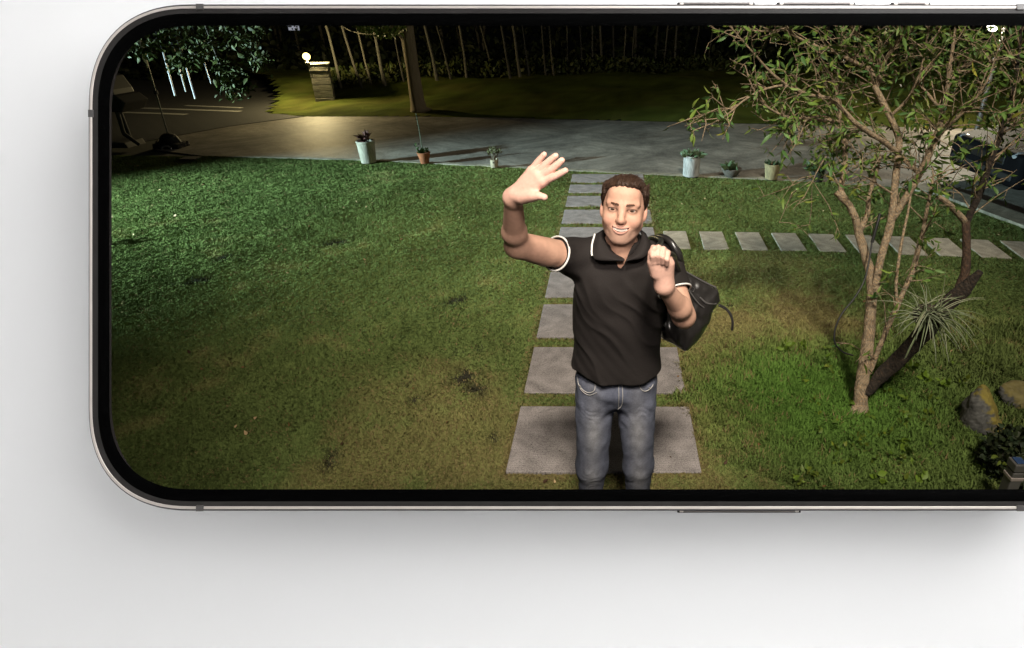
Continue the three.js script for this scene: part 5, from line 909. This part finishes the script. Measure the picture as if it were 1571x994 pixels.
  for (const { line, rad, o } of limbs) {
    if (o.bare) continue;
    for (let i = 2; i < line.length; i++) {
      const [vx, vy] = view(line[i]); const dense = vx > 1210 ? 1 : 0.5, shrink = vx > 1230 ? 1 : vx > 1150 ? 0.6 : 0.42;
      if (vy > 185 && vx > 1300 && vx < 1400 && R() < 0.6) continue;
      const n = (R() < 0.50 * dense ? 1 : 0) + (R() < 0.16 * dense ? 1 : 0) + (vy < 60 && R() < 0.2 ? 1 : 0);
      for (let k = 0; k < n; k++) {
        const t = line[Math.min(i + 1, line.length - 1)].clone().sub(line[i - 1]).normalize(), d = t.multiplyScalar(0.5 + 0.5 * R()).add(V(rand(0.9), rand(0.8) + 0.12, rand(0.9))).normalize(), L = (0.13 + 0.30 * R()) * shrink;
        const a = line[i], b = a.clone().addScaledVector(d, L * 0.5).add(V(rand(0.03), rand(0.03), rand(0.03))), c = a.clone().addScaledVector(d, L).add(V(rand(0.06), rand(0.06) - 0.02, rand(0.06)));
        twigs.push(tube([a, b, c], [Math.min(rad[i] * 0.6, 0.0045), 0.0032, 0.0014], 5, { cap: false }));
        const subs = [[a, b, c]]; for (let s = 0; s < 2; s++) { const e = b.clone().lerp(c, R()), f = e.clone().add(V(rand(0.12), rand(0.10), rand(0.12)).multiplyScalar(shrink)); twigs.push(tube([e, e.clone().lerp(f, 0.5).add(V(0, 0.008, 0)), f], [0.0025, 0.002, 0.001], 4, { cap: false })); subs.push([e, e.clone().lerp(f, 0.5), f]); }
        for (const [p0, p1, p2] of subs) for (let l = 0; l < LEAFY; l++) { const u = 0.25 + 0.8 * R(), p = u < 0.5 ? p0.clone().lerp(p1, u * 2) : p1.clone().lerp(p2, (u - 0.5) * 2), dir = p2.clone().sub(p0).normalize().add(V(rand(0.9), rand(0.7) - 0.25, rand(0.9))); if (R() < dense + 0.1) spots.push([p, dir, R() * 6.28, 0.65 + 0.7 * R()]); }
      }
    }
  }
  // leaf clumps without a visible twig, inside the crown
  for (const [x, y, d, rx, n] of [[1490, 70, 3.7, 0.42, 330], [1420, 90, 3.9, 0.40, 260], [1530, 150, 3.8, 0.33, 260], [1350, 60, 3.9, 0.36, 200], [1270, 90, 3.9, 0.30, 130], [1230, 170, 3.7, 0.20, 50], [1268, 246, 3.6, 0.15, 110], [1430, 225, 3.7, 0.22, 110], [1350, 200, 3.8, 0.24, 120], [1560, 60, 3.6, 0.3, 190], [1180, 90, 3.6, 0.24, 60], [1440, 285, 3.5, 0.12, 60]])
    for (let i = 0; i < n * 0.75; i++) { const q = randDir(R).multiplyScalar(rx * Math.cbrt(R())); spots.push([D(x, y, d).add(V(q.x, q.y * 0.85, q.z)), randDir(R).add(V(0, -0.4, 0.1)), R() * 6.28, 0.65 + 0.7 * R()]); }
  part('twigs', join(twigs), bark, tree).userData.kind = 'stuff';
  const lg = [leafGeo(0.056, 0.0088, 0.25, 0.25), leafGeo(0.046, 0.0076, 0.1, 0.35), leafGeo(0.062, 0.0082, 0.45, 0.2)], lm = [0, 1, 2, 3].map((k) => leafMat([[0.105, 0.180, 0.042], [0.070, 0.145, 0.038], [0.145, 0.215, 0.045], [0.26, 0.25, 0.04]][k], 0.48));
  const depthOf = (p) => p.clone().add(tree.position).sub(EYE).dot(V(0, -SP, -CP)); const inside = (p) => { const [x, y] = view(p); return x > 1060 && x < 1585 && y > 25; };
  const order = spots.map((s, i) => [inside(s[0]) ? s[3] / depthOf(s[0]) : 0, i]).sort((a, b) => b[0] - a[0] || a[1] - b[1]).map((e) => e[1]);
  order.slice(0, 300).forEach((i) => { const [p, d, a, s] = spots[i], q = shadowed(new THREE.Mesh(lg[i % 3], lm[R() < 0.03 ? 3 : Math.floor(R() * 3)])); q.name = 'leaf'; q.applyMatrix4(orient(p, d, a, s)); tree.add(q); });
  const rest = order.slice(300); [0, 1, 2].forEach((k) => foliage('foliage', rest.filter((i) => i % 3 === k).map((i) => { const [p, d, a, s] = spots[i]; return [orient(p, d, a, s), greenTint(R, 0.95)]; }), lg[k], lm[k], tree));
  console.log('leaves', spots.length, 'twigs', twigs.length);
  // air plant on the leaning trunk
  const ap = thing('air_plant', 'spiky grey green air plant growing on the dark leaning trunk', 'air plant', atDepth(1422, 478, 3.24));
  const apM = [0, 1, 2].map((k) => std([[0.23, 0.26, 0.16], [0.17, 0.21, 0.10], [0.30, 0.31, 0.19]][k], 0.7, { side: THREE.DoubleSide }));
  for (let i = 0; i < 92; i++) {
    const c = V(rand(0.055), rand(0.02) + rand(0.03), 0.03 + rand(0.04)); const d = randDir(R); d.y = d.y * 0.7 + 0.42; d.z = d.z * 0.8 + 0.25; d.normalize();
    const L = 0.15 + 0.17 * R(), pts = [], n = 9; let p = c.clone(), v = d.clone(); for (let j = 0; j <= n; j++) { pts.push(p.clone()); p = p.clone().addScaledVector(v, L / n); v.y -= 0.10 + 0.07 * R(); v.normalize(); }
    part('leaf', tube(pts, pts.map((_, j) => 0.0052 * Math.pow(1 - j / (n + 0.5), 0.75) + 0.0006), 6, { flat: 0.35, cap: false }), apM[i % 3], ap);
  }
  const core = mesher((x, y, z) => egg(x, y, z, [0, -0.015, 0], [0.075, 0.06, 0.055]) + 0.010 * noise(x * 40, y * 40, z * 40), [-0.11, -0.11, -0.09], [0.11, 0.08, 0.09], 0.009);
  part('core', core, darkBark, ap);
  part('root_clump', tube([V(-0.02, -0.02, 0.01), V(0.01, -0.09, 0.02), V(0.02, -0.13, 0.02)], [0.05, 0.04, 0.008], 9, { wob: 0.4 }), std([0.03, 0.022, 0.02], 1), ap);
  // loose cable hanging from the trunk
  const cb = [[1338, 368, 3.50], [1334, 395, 3.47], [1326, 430, 3.44], [1310, 458, 3.42], [1291, 482, 3.40], [1281, 506, 3.40], [1281, 526, 3.40], [1292, 539, 3.42], [1308, 545, 3.5]];
  tag(part(numbered('loose_cable'), tube(spline(cb.map((c) => atDepth(...c)), 50), new Array(51).fill(0.0052), 8), std([0.012, 0.012, 0.012], 0.5), scene), 'thin black cable looping down from the tree\'s left stem', 'cable');
  tag(part(numbered('loose_cable'), tube(spline([[1350, 328, 3.48], [1344, 350, 3.48], [1338, 372, 3.49]].map((c) => atDepth(...c)), 12), new Array(13).fill(0.009), 8), std([0.012, 0.012, 0.012], 0.6), scene), 'short black cable sleeve wrapped on the tree\'s left stem', 'cable');
}
// ------------------------------------------------------------------ rocks, dark shrub, small post light, weeds, scattered leaves
{
  const R = rng(515);
  const rock = (name, label, px_, py, size, yellow, seed, lift = 0) => {
    const p = onGround(px_, py), o = thing(name, label, 'rock', V(p.x, -0.03 + lift, p.z));
    const g = mesher((x, y, z) => { let d = egg(x, y, z, [0, size[1] * 0.42, 0], size); d = smax(d, (x * 0.8 + y * 0.5 + z * 0.35) - size[0] * 0.86, 0.03); d = smax(d, (-x * 0.5 + y * 0.75 + z * 0.5) - size[1] * 1.06, 0.05); return d + 0.016 * fbm(x * 9 + seed, y * 9, z * 9, 3) + 0.004 * noise(x * 60, y * 60, z * 60); }, [-size[0] * 1.3, -0.08, -size[2] * 1.3], [size[0] * 1.3, size[1] * 1.7, size[2] * 1.3], 0.0095);
    painted(g, (x, y, z) => { const n = fbm(x * 14, y * 14, z * 14), m = sstep(yellow[0], yellow[0] + 0.18, x / size[0] + 0.45 * y / size[1] + 0.5 * n), c = 0.10 + 0.05 * n + 0.04 * noise(x * 50, y * 50, z * 50); return lerpC([c, c * 0.97, c * 0.9], [0.21 + 0.08 * n, 0.165 + 0.06 * n, 0.035], m * yellow[1]); });
    part('stone', g, std([1, 1, 1], 0.95, { vertexColors: true, bumpMap: tint(grain, 6, 6), bumpScale: 0.003, specularIntensity: 0.3 }), o); return o;
  };
  rock('garden_rock', 'grey boulder with a yellow ochre top, right of the tree', 1508, 655, [0.135, 0.235, 0.125], [-0.12, 0.9], 3);
  rock('garden_rock', 'low yellowish rock behind the tall grey boulder at the right edge', 1560, 618, [0.12, 0.095, 0.10], [-0.6, 0.6], 8, 0.05);
  const dm = leafMat([0.022, 0.032, 0.014], 0.6), lg = leafGeo(0.034, 0.011, 0.2, 0.25);
  const sh = thing('dark_shrub', 'dark small leaved shrub in front of the boulder at lower right', 'shrub', onGround(1548, 735)), list = [];
  for (let i = 0; i < 1700; i++) { const d = randDir(R), r = Math.cbrt(R()); list.push([orient(V(0.02 + d.x * r * 0.19, 0.13 + d.y * r * 0.16, -0.02 + d.z * r * 0.16), randDir(R).add(V(0, 0.4, 0)), R() * 6, 0.6 + 0.7 * R()), greenTint(R)]); }
  foliage('foliage', list, lg, dm, sh);
  part('stem', join(Array.from({ length: 9 }, (_, i) => tube([V(0, 0, 0), V(0.05 * Math.cos(i * 0.7), 0.1, 0.05 * Math.sin(i * 0.7)), V(0.13 * Math.cos(i * 0.7), 0.22, 0.12 * Math.sin(i * 0.7))], [0.006, 0.004, 0.002], 5))), std([0.05, 0.04, 0.03], 0.9), sh);
  for (let i = 0; i < 9; i++) { const q = shadowed(new THREE.Mesh(lg, leafMat([0.10, 0.13, 0.02], 0.5))); q.name = 'leaf'; q.applyMatrix4(orient(V(-0.17 + 0.016 * i, 0.22 - 0.017 * i + 0.01 * R(), 0.06), randDir(R), R() * 6, 0.9)); sh.add(q); }
  const pb = atZ(1546, 752, -2.08), sl = thing('post_light', 'small grey post light with a pale band and blue top at the lower right corner', 'post light', V(pb.x, 0, pb.z));
  part('body', rbox(0.055, 0.30, 0.055, 0.006, 0, 0.15, 0), std([0.10, 0.095, 0.09], 0.6), sl);
  part('band', rbox(0.062, 0.020, 0.062, 0.004, 0, 0.262, 0), std([0.32, 0.27, 0.25], 0.5), sl);
  part('head', rbox(0.062, 0.045, 0.062, 0.006, 0, 0.33, 0), std([0.09, 0.085, 0.08], 0.5), sl);
  part('solar_panel', rbox(0.042, 0.006, 0.042, 0.002, 0, 0.356, 0), std([0.03, 0.06, 0.14], 0.25), sl);
  // weeds in the turf near the tree, and small fallen leaves
  const weeds = new THREE.Group(); weeds.name = 'weeds'; weeds.userData = { kind: 'stuff', label: 'small bright weeds in the grass round the tree' }; scene.add(weeds);
  const wl = []; for (let i = 0; i < 46; i++) { const p = onGround(1180 + 330 * R(), 540 + 205 * R()), n = 5 + Math.floor(R() * 5); for (let k = 0; k < n; k++) wl.push([orient(p.clone().add(V((R() - 0.5) * 0.05, 0.015 + 0.05 * R(), (R() - 0.5) * 0.05)), randDir(R).add(V(0, 0.7, 0.2)), R() * 6, 0.6 + 0.9 * R()), greenTint(R, 1)]); }
  for (const [a, b] of [[1382, 690], [1390, 705], [1232, 543], [1412, 744], [1205, 543], [1345, 745], [1395, 575], [1420, 590], [1445, 600]]) { const p = onGround(a, b); for (let k = 0; k < 9; k++) wl.push([orient(p.clone().add(V((R() - 0.5) * 0.05, 0.03 + 0.05 * R(), (R() - 0.5) * 0.05)), randDir(R).add(V(0, 0.6, 0.3)), R() * 6, 1 + R()), [1.3, 1.35, 1]]); }
  foliage('leaves', wl, leafGeo(0.03, 0.009, 0.2, 0.25), leafMat([0.085, 0.13, 0.018], 0.5), weeds);
  const fallen = new THREE.Group(); fallen.name = 'fallen_leaves'; fallen.userData = { kind: 'stuff', label: 'dry fallen leaves scattered over the lawn' }; scene.add(fallen);
  const fl = []; for (let i = 0; i < 420; i++) { const x = -8 + 13.5 * R(), z = -2.1 - 6.8 * Math.pow(R(), 1.2); if (!inPoly(x, z, lawnPoly)) continue; const on = onSlab(x, z, 0.0); if (on && R() < 0.8) continue; const d = V(R() - 0.5, 0.15, R() - 0.5), k = R(); fl.push([orient(V(x, bumpy(x, z) + (on ? 0.02 : 0.018), z), d, R() * 6, 0.5 + 0.8 * R()), k < 0.3 ? [2.6, 2.4, 2.0] : k < 0.65 ? [1.1, 0.8, 0.5] : [0.35, 0.25, 0.2]]); }
  for (const [a, b, s, t] of [[851, 743, 0.8, 3.2], [267, 334, 1.6, 3.2], [302, 313, 1.3, 0.15], [355, 425, 1, 2.6], [442, 341, 1.1, 2.5], [500, 320, 1.2, 2], [1480, 560, 1.2, 2.4], [1456, 712, 0.6, 2.2], [860, 694, 0.5, 0.2]]) { const p = onGround(a, b); fl.push([orient(p.setY(bumpy(p.x, p.z) + 0.022), V(R() - 0.5, 0.25, R() - 0.5), R() * 6, s), [t, t * 0.95, t * 0.85]]); }
  foliage('leaves', fl, leafGeo(0.026, 0.008, 0.3, 0.3), leafMat([0.17, 0.125, 0.075], 0.7), fallen);
  // a low plant at the lawn's left edge
  const lp = thing('low_plant', 'low glossy leafed plant at the left edge of the lawn', 'plant', onGround(160, 374)), gl = leafGeo(0.06, 0.02, 0.4, 0.25), gm = leafMat([0.10, 0.16, 0.07], 0.35);
  for (let i = 0; i < 26; i++) { const q = shadowed(new THREE.Mesh(gl, gm)); q.name = 'leaf'; const d = randDir(R); d.y = Math.abs(d.y) + 0.2; q.applyMatrix4(orient(V(rnd(R, 0.05), 0.03 + 0.07 * R(), rnd(R, 0.05)), d, R() * 6, 0.6 + 0.6 * R())); lp.add(q); }
}
// ------------------------------------------------------------------ dark car and the street lamp at the right
{
  const car = thing('parked_car', 'dark car parked on the driveway at the right edge, its front corner in view', 'car', V(7.28, -0.012, -7.75), 0.04);
  // long axis along x, nose towards -x; origin at the middle of the wheelbase
  const bodyF = (x, y, z) => {
    const az = Math.abs(z), nose = sstep(-1.2, -2.25, x), w = 0.90 - 0.16 * nose * nose - 0.05 * sstep(0.75, 1.0, y);
    let d = box3(x, y, z, [0, 0.52, 0], [2.18 - 0.10, 0.28 - 0.06, w - 0.10]) - 0.10;
    d = smax(d, y - (0.80 - 0.14 * sstep(-1.0, -2.2, x) + 0.03 * sstep(1.2, 2.0, x)), 0.08);
    const roof = Math.max(Math.abs(y - 0.98) - 0.42, 0); d = smin(d, smax(box3(x, y, z, [0.35, 0.95, 0], [1.5, 0.42, 0.70]) - 0.06, Math.max(-(x + 1.05) * 0.62 + (y - 0.80) * 0.78, (x - 1.85) * 0.75 + (y - 0.8) * 0.6, (az - 0.80) * 0.92 + (y - 0.8) * 0.32), 0.06), 0.07);
    for (const cx of [-1.35, 1.35]) d = smax(d, -Math.max(Math.hypot(x - cx, y - 0.32) - 0.37, 0.55 - az), 0.02);
    return d;
  };
  const paint = std([0.006, 0.006, 0.007], 0.62, { specularIntensity: 0.08 }), glass = std([0.004, 0.004, 0.005], 0.05, { specularIntensity: 1 });
  part('body', mesher(bodyF, [-2.35, 0.15, -1.05], [2.35, 1.50, 1.05], 0.032), paint, car);
  const pane = (pts) => { const g = new THREE.BufferGeometry(); const p = pts.flat(); g.setAttribute('position', new THREE.Float32BufferAttribute(p, 3)); g.setIndex([0, 1, 2, 0, 2, 3]); g.computeVertexNormals(); return g; };
  part('windscreen', pane([[-1.02, 0.86, 0.62], [-1.02, 0.86, -0.62], [-0.52, 1.31, -0.52], [-0.52, 1.31, 0.52]]), glass, car);
  for (const s of [-1, 1]) { part('side_window', pane([[-0.75, 0.90, s * 0.795], [1.2, 0.90, s * 0.795], [1.0, 1.26, s * 0.68], [-0.42, 1.26, s * 0.68]]), glass, car); part('headlight', mesher((x, y, z) => egg(x, y, z, [-2.06, 0.60, s * 0.58], [0.12, 0.07, 0.17]), [-2.25, 0.5, s * 0.58 - 0.2], [-1.9, 0.7, s * 0.58 + 0.2], 0.02), std([0.35, 0.36, 0.38], 0.1, { clearcoat: 1 }), car); part('mirror', mesher((x, y, z) => egg(x, y, z, [-0.72, 0.95, s * 0.98], [0.07, 0.07, 0.11]), [-0.85, 0.85, s * 0.98 - 0.15], [-0.6, 1.05, s * 0.98 + 0.15], 0.02), paint, car); }
  part('grille', rbox(0.06, 0.12, 0.9, 0.02, -2.16, 0.52, 0), std([0.02, 0.02, 0.02], 0.4, { metalness: 0.5 }), car);
  part('bumper', rbox(0.10, 0.10, 1.3, 0.03, -2.14, 0.34, 0), std([0.01, 0.01, 0.01], 0.6), car);
  for (const cx of [-1.35, 1.35]) for (const s of [-1, 1]) { const w = part('wheel', new THREE.TorusGeometry(0.245, 0.085, 12, 30).translate(cx, 0.33, s * 0.78), std([0.012, 0.012, 0.012], 0.85), car); part('rim', new THREE.CylinderGeometry(0.20, 0.20, 0.10, 20).rotateX(Math.PI / 2).translate(cx, 0.33, s * 0.79), std([0.16, 0.16, 0.17], 0.35, { metalness: 0.8 }), w); }
  const P = atZ(1525, 38, -11.3), lp = thing('street_lamp', 'bright white street lamp glowing behind the tree at the top right', 'lamp', V(P.x, -0.012, P.z)), steel = std([0.08, 0.08, 0.08], 0.5, { metalness: 0.5 });
  part('post', tube([V(0.35, 0, -0.25), V(0.35, P.y + 0.2, -0.25)], [0.05, 0.04], 12), steel, lp);
  part('arm', tube(spline([V(0.35, P.y + 0.18, -0.25), V(0.2, P.y + 0.26, -0.15), V(0, P.y + 0.22, 0)], 10), new Array(11).fill(0.022), 8), steel, lp);
  part('hood', lathe([[0.001, 0.09], [0.05, 0.09], [0.17, 0.02], [0.17, 0.0], [0.15, 0.0], [0.05, 0.06], [0.001, 0.06]], 24).translate(0, P.y + 0.10, 0), steel, lp);
  part('lamp_globe', new THREE.SphereGeometry(0.105, 24, 16).translate(0, P.y, 0), std([0.9, 0.9, 0.85], 0.4, { emissive: new THREE.Color().setRGB(1, 0.93, 0.74), emissiveIntensity: 10 }), lp);
  const pt = new THREE.PointLight(new THREE.Color().setRGB(1, 0.88, 0.66), LE); pt.name = 'street_light'; pt.position.set(0, P.y, 0); pt.shadow.radius = 6; pt.castShadow = true; lp.add(pt);
}

scene.updateMatrixWorld(true);
renderer.render(scene, camera);
